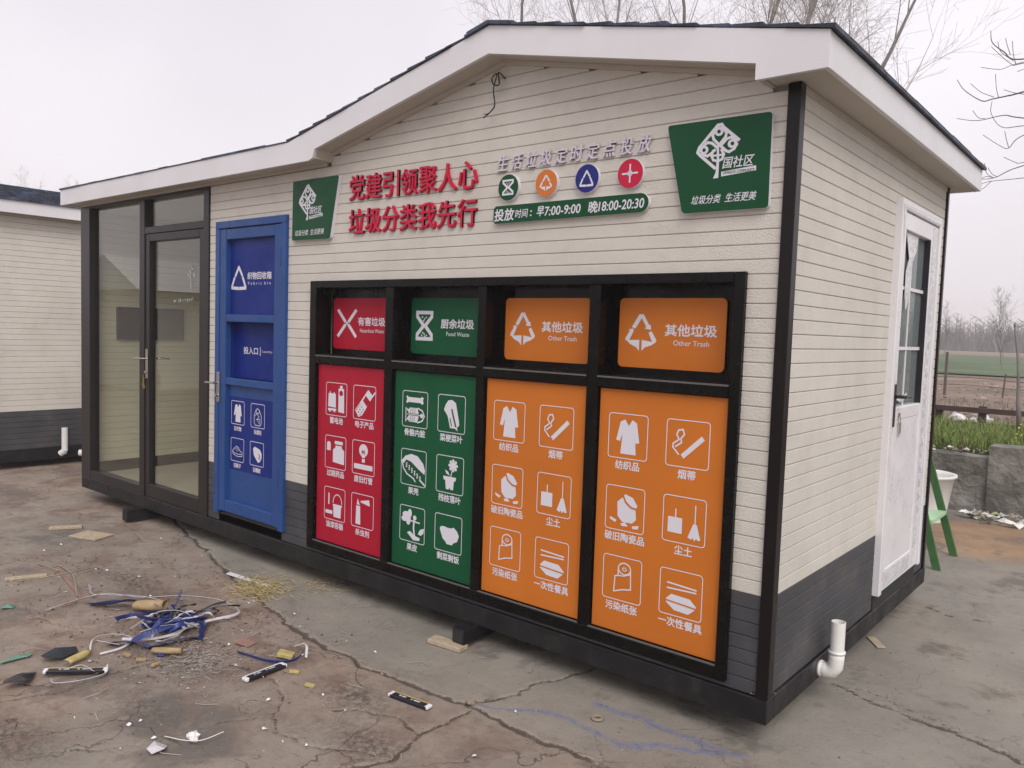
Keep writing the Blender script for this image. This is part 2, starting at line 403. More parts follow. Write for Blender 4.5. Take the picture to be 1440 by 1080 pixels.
def segd(px, py, a, b):
    ax, ay = a; bx, by = b; dx, dy = bx-ax, by-ay
    t = np.clip(((px-ax)*dx+(py-ay)*dy)/(dx*dx+dy*dy), 0, 1); return np.hypot(px-ax-t*dx, py-ay-t*dy)
for pl, w, amt in cracks:
    for a, b in zip(pl[:-1], pl[1:]):
        m_ = .15
        ix = np.where((xs > min(a[0], b[0])-m_)&(xs < max(a[0], b[0])+m_))[0]; iy = np.where((ys > min(a[1], b[1])-m_)&(ys < max(a[1], b[1])+m_))[0]
        if not len(ix) or not len(iy): continue
        sl_ = np.s_[iy[0]:iy[-1]+1, ix[0]:ix[-1]+1]
        d = segd(WX[sl_], WY[sl_], a, b)
        crack[sl_] = np.maximum(crack[sl_], np.clip(1-d/(w*2.2), 0, 1)*amt)
ysj = np.interp(XX, [p[0] for p in GX], [p[1] for p in GX])
dirt = np.clip((ysj-YY)/.12+.5, 0, 1)*(XX < 1.0)
dirt *= np.clip(.55+1.1*(vnoise(XX, YY, 1.6, 5)-.3), .15, 1)
sand = np.exp(-(((XX-.05)/.55)**2+((YY-4.55)/.75)**2)**1.5)
def blobs(l):
    o = np.zeros_like(XX)
    for x, y, rx, ry in l: o = np.maximum(o, np.exp(-(((XX-x)/rx)**2+((YY-y)/ry)**2)))
    return o
grit = blobs([(-2.33,-1.10,.22,.13),(-2.6,-1.0,.25,.15),(-1.95,-1.45,.22,.1),(-1.15,-1.0,.18,.1),(-3.6,-.75,.5,.12),(-1.5,-.8,.2,.1),(-2.15,-1.9,.2,.12)])
blue = np.zeros_like(XX)
for pl, w in (([(-1.06,-.47),(-.835,-.345),(-.62,-.325),(-.44,-.34),(-.38,-.30)], .022), ([(-.70,-.13),(-.52,-.10),(-.36,-.10),(-.18,-.09),(-.06,-.10)], .03), ([(-.44,-.33),(-.3,-.22),(-.14,-.12)], .045)):
    for a, b in zip(pl[:-1], pl[1:]): blue = np.maximum(blue, np.clip(1-segd(WX, WY, a, b)/w, 0, 1))
Z = GZ+.012*(vnoise(XX, YY, .7, 8)-.5)*(np.abs(XX) < 12)+.0035*(vnoise(XX, YY, 9, 9)-.5)-.010*np.clip(crack*1.6-.3, 0, 1)
Z += .02*sand+.004*dirt*vnoise(XX, YY, 20, 10)*.6
Z = np.where((XX > -6.3)&(XX < 0)&(YY > 0)&(YY < 2.5), np.minimum(Z, GZ+.003), Z)
def gz(x, y): 
    i = min(max(np.searchsorted(xs, x)-1, 0), nx-1); j = min(max(np.searchsorted(ys, y)-1, 0), ny-1); return float(Z[j, i])
me = bpy.data.meshes.new('ground')
co = np.stack([XX, YY, Z], -1).reshape(-1, 3).astype(np.float32)
I0 = (np.arange(ny-1)[:, None]*nx+np.arange(nx-1)[None]).ravel()
fc = np.stack([I0, I0+1, I0+nx+1, I0+nx], -1).astype(np.int32)
me.vertices.add(len(co)); me.vertices.foreach_set('co', co.ravel())
me.loops.add(fc.size); me.loops.foreach_set('vertex_index', fc.ravel())
me.polygons.add(len(fc)); me.polygons.foreach_set('loop_start', np.arange(0, fc.size, 4, dtype=np.int32))
me.polygons.foreach_set('loop_total', np.full(len(fc), 4, dtype=np.int32))
me.update(calc_edges=True)
at = me.attributes.new('crack', 'FLOAT', 'POINT'); at.data.foreach_set('value', crack.ravel().astype(np.float32))
at = me.attributes.new('stains', 'FLOAT_COLOR', 'POINT')
at.data.foreach_set('color', np.stack([dirt, sand, blue, grit], -1).reshape(-1).astype(np.float32))
me.polygons.foreach_set('use_smooth', [True]*len(fc))
gm = bpy.data.materials.new('cracked dirty concrete'); gm.use_nodes = True
n = gm.node_tree.nodes; l = gm.node_tree.links; p = n['Principled BSDF']
geo = n.new('ShaderNodeNewGeometry'); pos = geo.outputs['Position']
def N(sc, det=6, rough=.6, vec=None):
    t = n.new('ShaderNodeTexNoise'); t.inputs['Scale'].default_value = sc; t.inputs['Detail'].default_value = det; t.inputs['Roughness'].default_value = rough
    l.new(vec or pos, t.inputs['Vector']); return t.outputs[0]
def MR(src, a, b, c=0, d=1):
    t = n.new('ShaderNodeMapRange'); l.new(src, t.inputs[0])
    for i, x in enumerate((a, b, c, d)): t.inputs[i+1].default_value = x
    return t.outputs[0]
def MX(f, a, b, blend='MIX'):
    t = n.new('ShaderNodeMix'); t.data_type = 'RGBA'; t.blend_type = blend
    for s_, k in ((f, 0), (a, 6), (b, 7)):
        if hasattr(s_, 'links'): l.new(s_, t.inputs[k])
        else: t.inputs[k].default_value = s_ if k == 0 else (*s_, 1)
    return t.outputs[2]
def MA(op, a, b):
    t = n.new('ShaderNodeMath'); t.operation = op; t.use_clamp = op != 'SUBTRACT'
    for s_, k in ((a, 0), (b, 1)):
        if hasattr(s_, 'links'): l.new(s_, t.inputs[k])
        else: t.inputs[k].default_value = s_
    return t.outputs[0]
ac = n.new('ShaderNodeAttribute'); ac.attribute_name = 'crack'
ast = n.new('ShaderNodeAttribute'); ast.attribute_name = 'stains'
sp = n.new('ShaderNodeSeparateColor'); l.new(ast.outputs['Color'], sp.inputs[0])
dR, dG, dB, dA = sp.outputs[0], sp.outputs[1], sp.outputs[2], ast.outputs['Alpha']
c = MX(MR(N(1.3), .35, .68), (.27, .25, .215), (.175, .162, .14))
c = MX(MR(N(.8, 4), .5, .72), c, (.28, .235, .185))
c = MX(MR(N(3.2, 8, .7), .56, .70, 0, .75), c, (.075, .068, .062))
dn = MA('MULTIPLY', dR, MR(N(2.6, 8, .68), .28, .62, .25, 1))
c = MX(dn, c, MX(MR(N(5.5, 8, .7), .38, .62), (.21, .145, .11), (.30, .235, .185)))
c = MX(MA('MULTIPLY', dR, MR(N(9, 8, .75), .54, .66, 0, .7)), c, (.105, .062, .048))
c = MX(MR(N(17, 8, .8), .56, .68, 0, .55), c, (.10, .085, .07))
c = MX(MR(N(.55, 5, .6), .55, .70, 0, .35), c, (.14, .128, .115))
c = MX(MR(N(6, 10, .75), .57, .68, 0, .55), c, (.27, .245, .215))
c = MX(MA('MULTIPLY', dA, MR(N(38, 4, .8), .42, .58)), c, (.055, .052, .042))
c = MX(MR(dG, .15, .6), c, MX(MR(N(3), .35, .7), (.33, .22, .13), (.21, .13, .08)))
c = MX(MA('MULTIPLY', MR(dB, .05, .9), MR(N(30, 5, .7), .35, .62, .1, .85)), c, (.10, .13, .30))
# hairline net
vw = n.new('ShaderNodeVectorMath'); vw.operation = 'ADD'; l.new(pos, vw.inputs[0])
nw = n.new('ShaderNodeTexNoise'); nw.inputs['Scale'].default_value = 3.5; nw.inputs['Detail'].default_value = 5; l.new(pos, nw.inputs['Vector'])
sc_ = n.new('ShaderNodeVectorMath'); sc_.operation = 'SCALE'; sc_.inputs['Scale'].default_value = .5; l.new(nw.outputs['Color'], sc_.inputs[0]); l.new(sc_.outputs[0], vw.inputs[1])
vo = n.new('ShaderNodeTexVoronoi'); vo.feature = 'DISTANCE_TO_EDGE'; vo.inputs['Scale'].default_value = 1.5; l.new(vw.outputs[0], vo.inputs['Vector'])
hair = MA('MULTIPLY', MR(vo.outputs['Distance'], .006, .0015), MR(N(1.1), .42, .55))
hair = MA('MULTIPLY', hair, MR(dR, .05, .4, .3, 1))
c = MX(MA('MULTIPLY', hair, .75), c, (.075, .046, .035))
ck = MA('ADD', ac.outputs['Fac'], MR(N(55, 4, .7), .3, .7, -.18, .18))
c = MX(MA('MULTIPLY', MR(ck, .04, .4, 0, .55), MR(N(14, 6, .8), .5, .62)), c, (.36, .32, .27))
c = MX(MA('MULTIPLY', dR, MR(N(3.5, 6, .7), .50, .62, 0, .8)), c, (.15, .095, .072))
c = MX(MR(N(1.7, 7, .72), .55, .63, 0, .7), c, (.11, .10, .09))
c = MX(MR(N(70, 3, .8), .62, .72, 0, .6), c, (.06, .05, .042))
c = MX(MR(N(95, 3, .8), .66, .74, 0, .6), c, (.40, .37, .33))
c = MX(MA('MULTIPLY', MR(ck, .34, .55, 0, .95), MR(N(5, 4, .7), .33, .46, .2, 1)), c, (.07, .054, .043))
l.new(c, p.inputs['Base Color'])
l.new(MR(N(2), .3, .7, .7, .95), p.inputs['Roughness'])
hgt = MA('MULTIPLY', N(45, 8, .7), .5)
hg2 = n.new('ShaderNodeMath'); hg2.operation = 'ADD'; l.new(hgt, hg2.inputs[0]); l.new(N(7, 6, .6), hg2.inputs[1])
hg3 = n.new('ShaderNodeMath'); hg3.operation = 'SUBTRACT'; l.new(hg2.outputs[0], hg3.inputs[0]); l.new(hair, hg3.inputs[1])
bp = n.new('ShaderNodeBump'); bp.inputs['Strength'].default_value = .7; bp.inputs['Distance'].default_value = .010
l.new(hg3.outputs[0], bp.inputs['Height']); l.new(bp.outputs[0], p.inputs['Normal'])
me.materials.append(gm)
go = bpy.data.objects.new('ground', me); COL.objects.link(go); tag(go, kind='structure')

# field behind the low wall
k = MB(); k.add([(-410,5.95,.42),(410,5.95,.42),(410,570,.42),(-410,570,.42)], [(0,1,2,3)])
tag(k.build('field', SOIL), kind='structure')
k = MB(); k.add([(-400,31,.47),(400,27,.47),(400,88,.47),(-400,88,.47)], [(0,1,2,3)])
tag(k.build('crop_field', CROP), kind='structure')

# ------------------------------------------------------------------ cabins
def roof_parts(root, ox, oz, y0=-.13, y1=2.65):
    f = lambda u, w, d: (u+ox, d, w+oz)
    top = [(-6.29, 2.562), (-3.0, 2.562), (-1.43, 2.905), (.14, 2.562)]
    # front fascia: one board of the outline seen in front
    out = [(-6.29, 2.435), (-2.80, 2.435), (-2.765, 2.447), (-2.745, 2.495), (-1.43, 2.778), (-.122, 2.495), (-.122, 2.435), (.14, 2.435)]+top[::-1]
    k = MB(); k.prism(out, y0, y0+.02, f)
    tag(k.build('front_fascia', WHITEP, root))
    k = MB(); k.prism(out, y1-.022, y1-.002, f); k.build('rear_fascia', WHITEP, root)
    k = MB(); k.box(.12+ox, .14+ox, y0+.0205, y1-.0225, 2.435+oz, 2.562+oz, .002); k.build('side_fascia', WHITEP, root)
    k = MB(); k.box(-6.29+ox, -6.27+ox, y0+.0205, y1-.0225, 2.435+oz, 2.562+oz); k.build('side_fascia', WHITEP, root)
    k = MB(); k.box(-.0+ox, .1195+ox, y0+.021, y1-.023, 2.446+oz, 2.456+oz); k.box(-.05+ox, -.0002+ox, y0+.19, y1-.023, 2.4475+oz, 2.456+oz); k.build('soffit', SOFF, root)
    k = MB(); k.box(-6.269+ox, -2.76+ox, y0+.021, .028, 2.446+oz, 2.456+oz); k.box(-.10+ox, -.0005+ox, y0+.021, .028, 2.446+oz, 2.456+oz)
    k.prism([(-.122, 2.44), (-.102, 2.44), (-.102, 2.51), (-.122, 2.51)], y0+.021, .028, f)
    k.prism([(-2.765, 2.447), (-2.745, 2.495), (-2.745, 2.51), (-2.78, 2.50), (-2.785, 2.447)], y0+.021, .028, f)
    k.prism([(-2.745, 2.500), (-1.43, 2.784), (-.122, 2.500), (-.122, 2.512), (-1.43, 2.796), (-2.745, 2.512)], y0+.021, .028, f)
    k.build('gable_soffit', SOFF, root)
    # cove strip where the gable soffit meets the wall
    k = MB(); k.prism([(-2.745, 2.480), (-1.43, 2.762), (-.122, 2.480), (-.122, 2.499), (-1.43, 2.7835), (-2.745, 2.499)], -.008, .012, f)
    k.box(-6.2+ox, -2.80+ox, -.006, .012, 2.426+oz, 2.4455+oz)
    k.build('cove_strip', SOFF, root)
    k = MB(); k.box(-.0275+ox, -.006+ox, .0525+y0+.13, y1-.185, 2.418+oz, 2.4455+oz); k.build('cove_strip', SOFF, root)
    # deck
    k = MB()
    k.prism([(-3.0, 2.515), (-1.43, 2.855), (.115, 2.517), (.115, 2.553), (-1.43, 2.899), (-3.0, 2.556)], y0+.0205, y1-.0225, f)
    k.prism([(-6.268, 2.515), (-3.001, 2.515), (-3.001, 2.556), (-6.268, 2.556)], y0+.0205, y1-.0225, f)
    k.build('roof_deck', DARK, root)
    # shingle courses, tabs laid with small offsets
    k = MB(); rs = random.Random(3)
    for side in (1, -1):
        L = math.hypot(1.57, .343); nrow = 12
        for i in range(nrow):
            s0 = i*L/nrow-.012; s1 = (i+1)*L/nrow+.03
            x0_, x1_ = .14+.008-s0*1.57/L, .14+.008-s1*1.57/L
            zz0, zz1 = 2.562+s0*.343/L, 2.562+min(s1, L)*.343/L
            x1_ = max(x1_, -1.43)
            if side < 0: x0_, x1_ = -2.86-x0_, -2.86-x1_
            y = y0-.006+rs.uniform(-.006, .004)
            while y < y1+.01:
                w = rs.choice((.15, .17, .2, .3))
                ya, yb = y, min(y+w-.006, y1+.012); h = (.011 if ox == 0 else .020)+rs.uniform(0, .006)
                v = [(x0_, ya, zz0+h+.004), (x0_, yb, zz0+h+.004), (x1_, yb, zz1+.006), (x1_, ya, zz1+.006), (x0_, ya, zz0+.001), (x0_, yb, zz0+.001), (x1_, yb, zz1+.0015), (x1_, ya, zz1+.0015)]
                k.add([(a+ox, b, c_+oz) for a, b, c_ in v], [(0,1,2,3),(7,6,5,4),(0,4,5,1),(1,5,6,2),(2,6,7,3),(3,7,4,0)]); y += w
    for j in range(16):        # wing: courses running along x
        y = y0-.008+j*.18; x = -6.30+rs.uniform(-.1, 0)
        while x < -3.03:
            w = rs.choice((.15, .2, .3)); h = .007+rs.uniform(0, .006)
            k.box(max(x, -6.30)+ox, min(x+w-.006, -3.03)+ox, y+rs.uniform(0, .004), y+.178, 2.5625+oz, 2.5625+h+oz); x += w
    k.prism([(-1.56, 2.880), (-1.43, 2.908), (-1.30, 2.880), (-1.30, 2.897), (-1.43, 2.925), (-1.56, 2.897)], y0-.016, y1+.015, f)
    tag(k.build('shingles', SHING, root), kind='stuff')
def ztop_front(ox, oz):
    def g(u):
        u -= ox
        if u < -2.77 or u > -.11: return 2.44+oz
        return 2.496+oz+(2.778-2.49)*(1-abs(u+1.43)/1.33)
    return g
cabin = tag(empty('waste_sorting_cabin', (-3.1, 1.25, 0)), 'long cream clad cabin with white gable eaves and dark steel frame, in the middle', 'cabin', 'prefabricated cream cabins')
def child(o):      # root empties are not at the origin: keep world placement
    return o
cabin.location = (0, 0, 0)
OPF = [(-6.3, -4.115, -1, 2.60), (-4.005, -3.185, .162, 2.170), (-2.925, -.174, .12, 1.752), (-.05, .1, -1, 3)]
fwall = MB(); backing(fwall, F(.03), -4.115, -.05, .1, 2.47, OPF[1:3])
fwall.mi = 1
fwall.prism([(-2.74, 2.471), (-.12, 2.471), (-.12, 2.51), (-1.43, 2.80), (-2.74, 2.51)], 0, -.05, F(.03))
fw_ = fwall.build('front_wall', [GROUTD, GROUT], cabin)
siding(fw_, F(.028), -4.113, -.051, .1, ztop_front(0, 0), OPF)
swall = MB(); backing(swall, S(-.03), .052, 2.47, .1, 2.446, [(1.42, 2.25, .1, 2.21)])
sw_ = swall.build('side_wall', GROUTD, cabin)
siding(sw_, S(-.028), .052, 2.468, .1, lambda u: 2.44, [(1.405, 2.268, .1, 2.226)])
k = MB(); k.box(-6.2, -.03, 2.44, 2.5, .1, 2.46); k.box(-6.206, -6.155, .06, 2.44, .1, 2.46); k.build('rear_wall', CREAM, cabin)
k = MB(); k.box(-4.1, -.085, .125, .135, .2, 2.4); k.box(-4.1, -4.05, .136, 2.43, .1, 2.4); k.build('inner_partition', INTW, cabin)
box('ceiling', INTW, -6.15, -4.1, .1, 2.43, 2.40, 2.445, cabin)
box('floor', TILE, -6.15, -.09, .09, 2.43, .085, .12, cabin)
# base frame and posts
k = MB(); k.box(-6.207, 0, 0, .08, 0, .098, .004); k.build('base_beam', BASEM, cabin)
k = MB(); k.box(-.08, -.0005, .0805, 2.528, 0, .098, .004); k.build('base_beam', BASEM, cabin)
k = MB(); k.box(-6.207, -6.13, .0805, 2.528, 0, .098, .004); k.build('base_beam', BASEM, cabin)
k = MB(); k.box(-6.12, -.09, 2.45, 2.528, 0, .098, .004); k.build('base_beam', BASEM, cabin)
k = MB(); k.box(-.0475, .002, -.002, .050, .0985, 2.444, .003); k.build('corner_post', BROWN, cabin)
k = MB(); k.box(-.045, .001, 2.47, 2.504, .0985, 2.444, .002); k.build('corner_post', BROWN, cabin)
for z in (.115,):
    for (x, y, d) in ((-.062, .008, 0), (.003, .058, 1)):
        k = MB(); k.tube([(x, y, z), (x, y-.012, z)] if not d else [(x, y, z), (x+.01, y, z)], .005, 6); k.build('anchor_bolt', STEEL, cabin)
box('levelling_foot', BASEM, -1.58, -1.50, -.105, .2, -.072, -.0005, cabin, .003); box('foot_hollow_shade', DARK, -1.572, -1.508, -.1062, -.1052, -.065, -.008, cabin)  # dark plate painted as the shade inside the hollow tube end
box('levelling_foot', BASEM, -5.14, -5.06, -.13, .2, -.085, -.0005, cabin, .003)
box('levelling_foot', BASEM, -3.2, -3.1, .3, .5, -.1, -.0005, cabin)
box('levelling_foot', BASEM, -.6, -.5, .4, .6, -.1, -.0005, cabin)
box('levelling_foot', BASEM, -.45, -.3, 2.2, 2.4, -.1, -.0005, cabin)
roof_parts(cabin, 0, 0)

# glazed room
k = MB()
k.box(-6.207, -6.035, -.0, .08, .0985, 2.4455, .003)
k.build('window_frame', ALU, cabin)
k = MB(); k.box(-6.0345, -4.1155, .0, .07, 2.405, 2.4455, .002); k.build('window_frame', ALU, cabin)
k = MB(); k.box(-5.135, -5.055, 0, .07, .0985, 2.4045, .002); k.build('window_frame', ALU, cabin)
k = MB(); k.box(-4.185, -4.1155, 0, .07, .0985, 2.4045, .002); k.build('window_frame', ALU, cabin)
k = MB(); k.box(-5.0545, -4.1855, .002, .07, 2.145, 2.195, .002); k.build('window_frame', ALU, cabin)
k = MB(); k.box(-6.0345, -5.1355, .002, .07, .0985, .170, .002); k.build('window_frame', ALU, cabin)
tag(box('window_pane', GLASS, -6.0345, -5.1355, .040, .044, .1705, 2.4045, cabin), 'tall side pane left of the glass door')
tag(box('window_pane', GLASS, -5.0545, -4.1855, .040, .044, 2.1955, 2.4045, cabin), 'low transom pane above the glass door')
gd = tag(box('glass_door', GLASS, -4.99, -4.25, .040, .044, .205, 2.085, cabin), 'brown aluminium framed glass door')
for q in ((-5.0525, -4.99, .1, 2.143), (-4.25, -4.1875, .1, 2.143)):
    k = MB(); k.box(q[0], q[1], .008, .06, q[2], q[3], .003); k.build('door_stile', ALU, gd)
for q in ((.1, .205), (2.085, 2.143)):
    k = MB(); k.box(-4.9895, -4.2505, .008, .06, q[0], q[1], .003); k.build('door_rail', ALU, gd)
def handle(parent, x, y, z0, z1, lever=-1, m=STEEL):
    k = MB(); k.box(x-.018, x+.018, y-.008, y, z0, z1, .003); zl = z1-.075
    k.tube([(x, y-.005, zl), (x, y-.045, zl), (x+lever*.02, y-.055, zl), (x+lever*.115, y-.05, zl-.004)], .008, 8)
    k.tube([(x, y-.004, z0+.05), (x, y-.02, z0+.05)], .012, 10)
    return k.build('handle', m, parent)
handle(gd, -5.022, .008, 1.03, 1.26, -1)
k = MB(); k.tube([(-4.965, .055, 1.19), (-4.965, .1, 1.19), (-4.86, .1, 1.19)], .008, 8); k.build('inner_handle', BLKP, gd)
k = MB()
for dx, dz in ((0, 0), (.012, -.02)): k.box(-5.032+dx, -5.024+dx, -.022, -.019, .99+dz, 1.06+dz); k.tube([(-5.028+dx+.014*math.cos(t), -.02, .985+dz+.014*math.sin(t)) for t in np.linspace(0, 6.28, 9)], .002, 4)
k.build('keys', BRASS, gd)
# small white emblem on the pane
k = MB()
for p in ([(-.02, .10), (0, .12), (.02, .10), (.0, .075), (-.02, .10)], [(-.045, .06), (-.03, .08), (-.015, .06), (-.03, .045)], [(.045, .06), (.03, .08), (.015, .06)], [(0, .07), (0, .0)]):
    k.tube([(-4.42+a*1.2, .037, 1.72+b*1.4) for a, b in p], .0022, 4)
for i in range(9):
    x = -4.66+i*.032; pts = [(x+random.uniform(-.012, .012), .037, 1.64+random.uniform(-.02, .02)) for _ in range(4)]; k.tube(pts, .0018, 4)
k.build('etched_emblem', PLASG, gd)
# things inside the glazed room
scr = tag(MB(), ) if False else None
ws = empty('wall_screen', (-6.15, .58, 1.3)); ws.location = (0, 0, 0)
tag(ws, 'black flat wall screen hanging inside the glazed room', 'screen')
box('screen_frame', SCR, -6.149, -6.115, .27, .89, 1.30, 1.59, ws, .004); box('display', SCR, -6.1145, -6.112, .285, .875, 1.315, 1.575, ws)
k = MB(); k.box(-6.1545, -6.14, .08, 2.43, .121, .215); k.build('skirting_board', ALU, cabin)
k = MB()
for i in range(38): plank(k, S(-6.1545), .08, 2.43, .216+i*PITCH, .216+(i+1)*PITCH, t=.012)
k.build('inner_panelling', INTW, cabin)

# blue textile-collection door
bd = empty('collection_door'); bd.parent = cabin; tag(bd, 'blue textile collection door with printed panels and white icons')
for q in ((-4.005, -3.955, .162, 2.1215), (-3.235, -3.185, .162, 2.1215), (-4.005, -3.185, 2.122, 2.170)):
    k = MB(); k.box(q[0], q[1], -.012, .055, q[2], q[3], .003); k.build('door_frame', BLUEF, bd)
for q in ((-3.953, -3.880, .182, 2.118), (-3.312, -3.237, .182, 2.118)):
    k = MB(); k.box(q[0], q[1], -.006, .04, q[2], q[3], .003); k.build('door_stile', BLUEF, bd)
for q in ((2.046, 2.118), (1.492, 1.542), (1.062, 1.110), (.182, .262)):
    k = MB(); k.box(-3.8795, -3.3125, -.004, .04, q[0], q[1], .004); k.build('door_rail', BLUEF, bd)
k = MB(); k.box(-3.8795, -3.3125, .030, .04, 1.5425, 2.0455); tag(k.build('door_panel', BLUEP, bd), 'upper deep blue panel with triangle emblem')
k = MB(); k.box(-3.8795, -3.3125, .075, .085, 1.1105, 1.4915)
k.box(-3.8795, -3.872, .04, .075, 1.1105, 1.4915); k.box(-3.32, -3.3125, .04, .075, 1.1105, 1.4915)
tag(k.build('door_panel', BLUEP, bd), 'recessed drop slot panel')
k = MB(); k.box(-3.8795, -3.3125, .024, .034, .2625, 1.0615); tag(k.build('door_panel', BLUEF, bd), 'lower plain blue panel')
k = MB(); k.prism([(-3.865, .985), (-3.33, .985), (-3.335, .480), (-3.862, .480)], 0, .001, F(.0235)); k.build('decal_sheet', BLUEP, bd)
for z in (.45, 1.85):
    k = MB(); k.box(-3.241, -3.231, -.016, .0, z, z+.12, .002); k.build('hinge', BLUEF, bd)
k = MB(); k.box(-3.975, -3.94, -.016, -.006, .935, 1.145, .003)
k.tube([(-3.957, -.012, 1.07), (-3.957, -.05, 1.07), (-3.985, -.055, 1.07), (-4.055, -.052, 1.068)], .007, 8); k.tube([(-3.957, -.012, .985), (-3.957, -.03, .985)], .011, 8)
k.build('handle', STEEL, bd)
box('threshold', BASEM, -3.97, -3.22, .012, .06, .1, .158, cabin)
box('recess_back', DARK, -3.98, -3.21, .09, .099, .17, 2.15, cabin)

# side door
sdr = empty('side_door'); sdr.parent = cabin; tag(sdr, 'white plastic side door with a tall barred window')
for q in ((1.405, 1.452, .178, 2.2265), (2.222, 2.268, .178, 2.2265), (1.4525, 2.2215, 2.176, 2.2265)):
    k = MB(); k.box(-.05, .022, q[0], q[1], q[2], q[3], .003); k.build('door_frame', PVC, sdr)
for q in ((1.455, 1.532, .184, 2.172), (2.058, 2.219, .184, 2.172), (1.5325, 2.0575, 2.082, 2.172), (1.5325, 2.0575, 1.09, 1.158), (1.5325, 2.0575, .184, .30)):
    k = MB(); k.box(-.035, .012, q[0], q[1], q[2], q[3], .004); k.build('leaf_member', PVC, sdr)
k = MB(); k.box(-.02, .0095, 1.5325, 2.0575, .3005, 1.0895, .001)
k.build('lower_panel', PVC, sdr)
box('window_pane', GLASSD, -.022, -.018, 1.5325, 2.0575, 1.1585, 2.0815, sdr)
for q in ((1.765, 1.783, 1.1585, 2.0815),): box('glazing_bar', PVC, -.017, -.012, *q, sdr)
for z in (1.46, 1.78): box('glazing_bar', PVC, -.0115, -.0085, 1.5325, 2.0575, z, z+.018, sdr)
box('gasket', BLKP, -.03, .0135, 2.046, 2.0579, 1.16, 2.082, sdr)
k = MB(); k.box(.012, .022, 1.462, 1.502, 1.06, 1.285, .004)
k.tube([(.02, 1.482, 1.22), (.06, 1.482, 1.22), (.065, 1.50, 1.22), (.062, 1.60, 1.218)], .009, 8); k.build('handle', ALU, sdr)
k = MB(); k.tube([(.010, 1.60, 1.115), (.02, 1.60, 1.115)], .014, 10); k.tube([(.02+.0*t, 1.60+.018*math.cos(t), 1.085+.022*math.sin(t)) for t in np.linspace(0, 6.28, 10)], .0022, 4)
k.box(.018, .021, 1.60, 1.608, 1.0, 1.075); k.box(.021, .024, 1.612, 1.62, 1.015, 1.078); k.build('keys', STEEL, sdr)
k = MB(); fp = [(1.60, 2.08), (1.85, 2.08), (1.826, 1.998), (1.745, 1.93), (1.735, 1.778), (1.70, 1.70), (1.672, 1.674), (1.64, 1.75), (1.632, 1.872), (1.685, 1.942)]
k.prism(fp, .0, .002, S(-.006)); k.prism([(1.61, 1.195), (1.68, 1.215), (1.74, 1.205), (1.80, 1.225), (1.82, 1.215), (1.75, 1.188), (1.68, 1.18)], 0, .003, S(-.006)); k.build('torn_film', FILM, sdr)
k = MB(); k.prism([(2.105, 2.16), (2.205, 2.15), (2.20, 1.6), (2.205, .9), (2.19, .32), (2.10, .30), (2.11, .9), (2.10, 1.5)], 0, .0015, S(.0125))
k.prism([(1.47, .29), (2.04, .285), (2.03, .205), (1.47, .20)], 0, .0015, S(.0125)); k.prism([(1.448, 2.0), (1.412, 2.2), (2.25, 2.215), (2.24, 2.185), (1.46, 2.185)], 0, .0015, S(.0225)); k.build('protective_film', FILM, sdr)
k = MB()       # blurred vertical print on the film strip
for i in range(17):
    z = 1.78-i*.08; text(k, '保护膜塑钢门窗'[i % 7], 0, .05, 0, .05, 0, bold=.01) if False else None
    k.box(.0142, .0146, 2.135+random.uniform(0, .008), 2.15, z, z+.045); k.box(.0142, .0146, 2.155, 2.172, z+random.uniform(.0, .015), z+.03)
tag(k.build('film_print', PLASG, sdr), kind='stuff')
box('door_recess_plate', DARK, -.045, -.006, 1.41, 2.262, .099, .177, cabin)  # dark plate stands for the dark recess below the door
k = MB(); k.tube([(-.001, .60, .048), (.03, .60, .046), (.055, .60, .052), (.068, .60, .075), (.070, .60, .11), (.070, .60, .14)], .033, 16); k.tube([(.07, .6, .135), (.07, .6, .145)], .0365, 16); k.tube([(-.001, .60, .048), (.012, .60, .048)], .0365, 16)
dp = k.build('drain_pipe', PVCP, cabin, True)
k = MB(); nn = 20; prs = []
for (r_, z) in ((.030, .14), (.030, .275), (.0265, .275), (.0265, .16)): prs += [(.070+r_*math.cos(6.2832*i/nn), .60+r_*math.sin(6.2832*i/nn), z) for i in range(nn)]
k.add(prs, [(a*nn+i, a*nn+(i+1) % nn, (a+1)*nn+(i+1) % nn, (a+1)*nn+i) for a in range(3) for i in range(nn)]+[tuple(range(3*nn, 4*nn))]); k.build('upright_pipe', PVCP, dp)

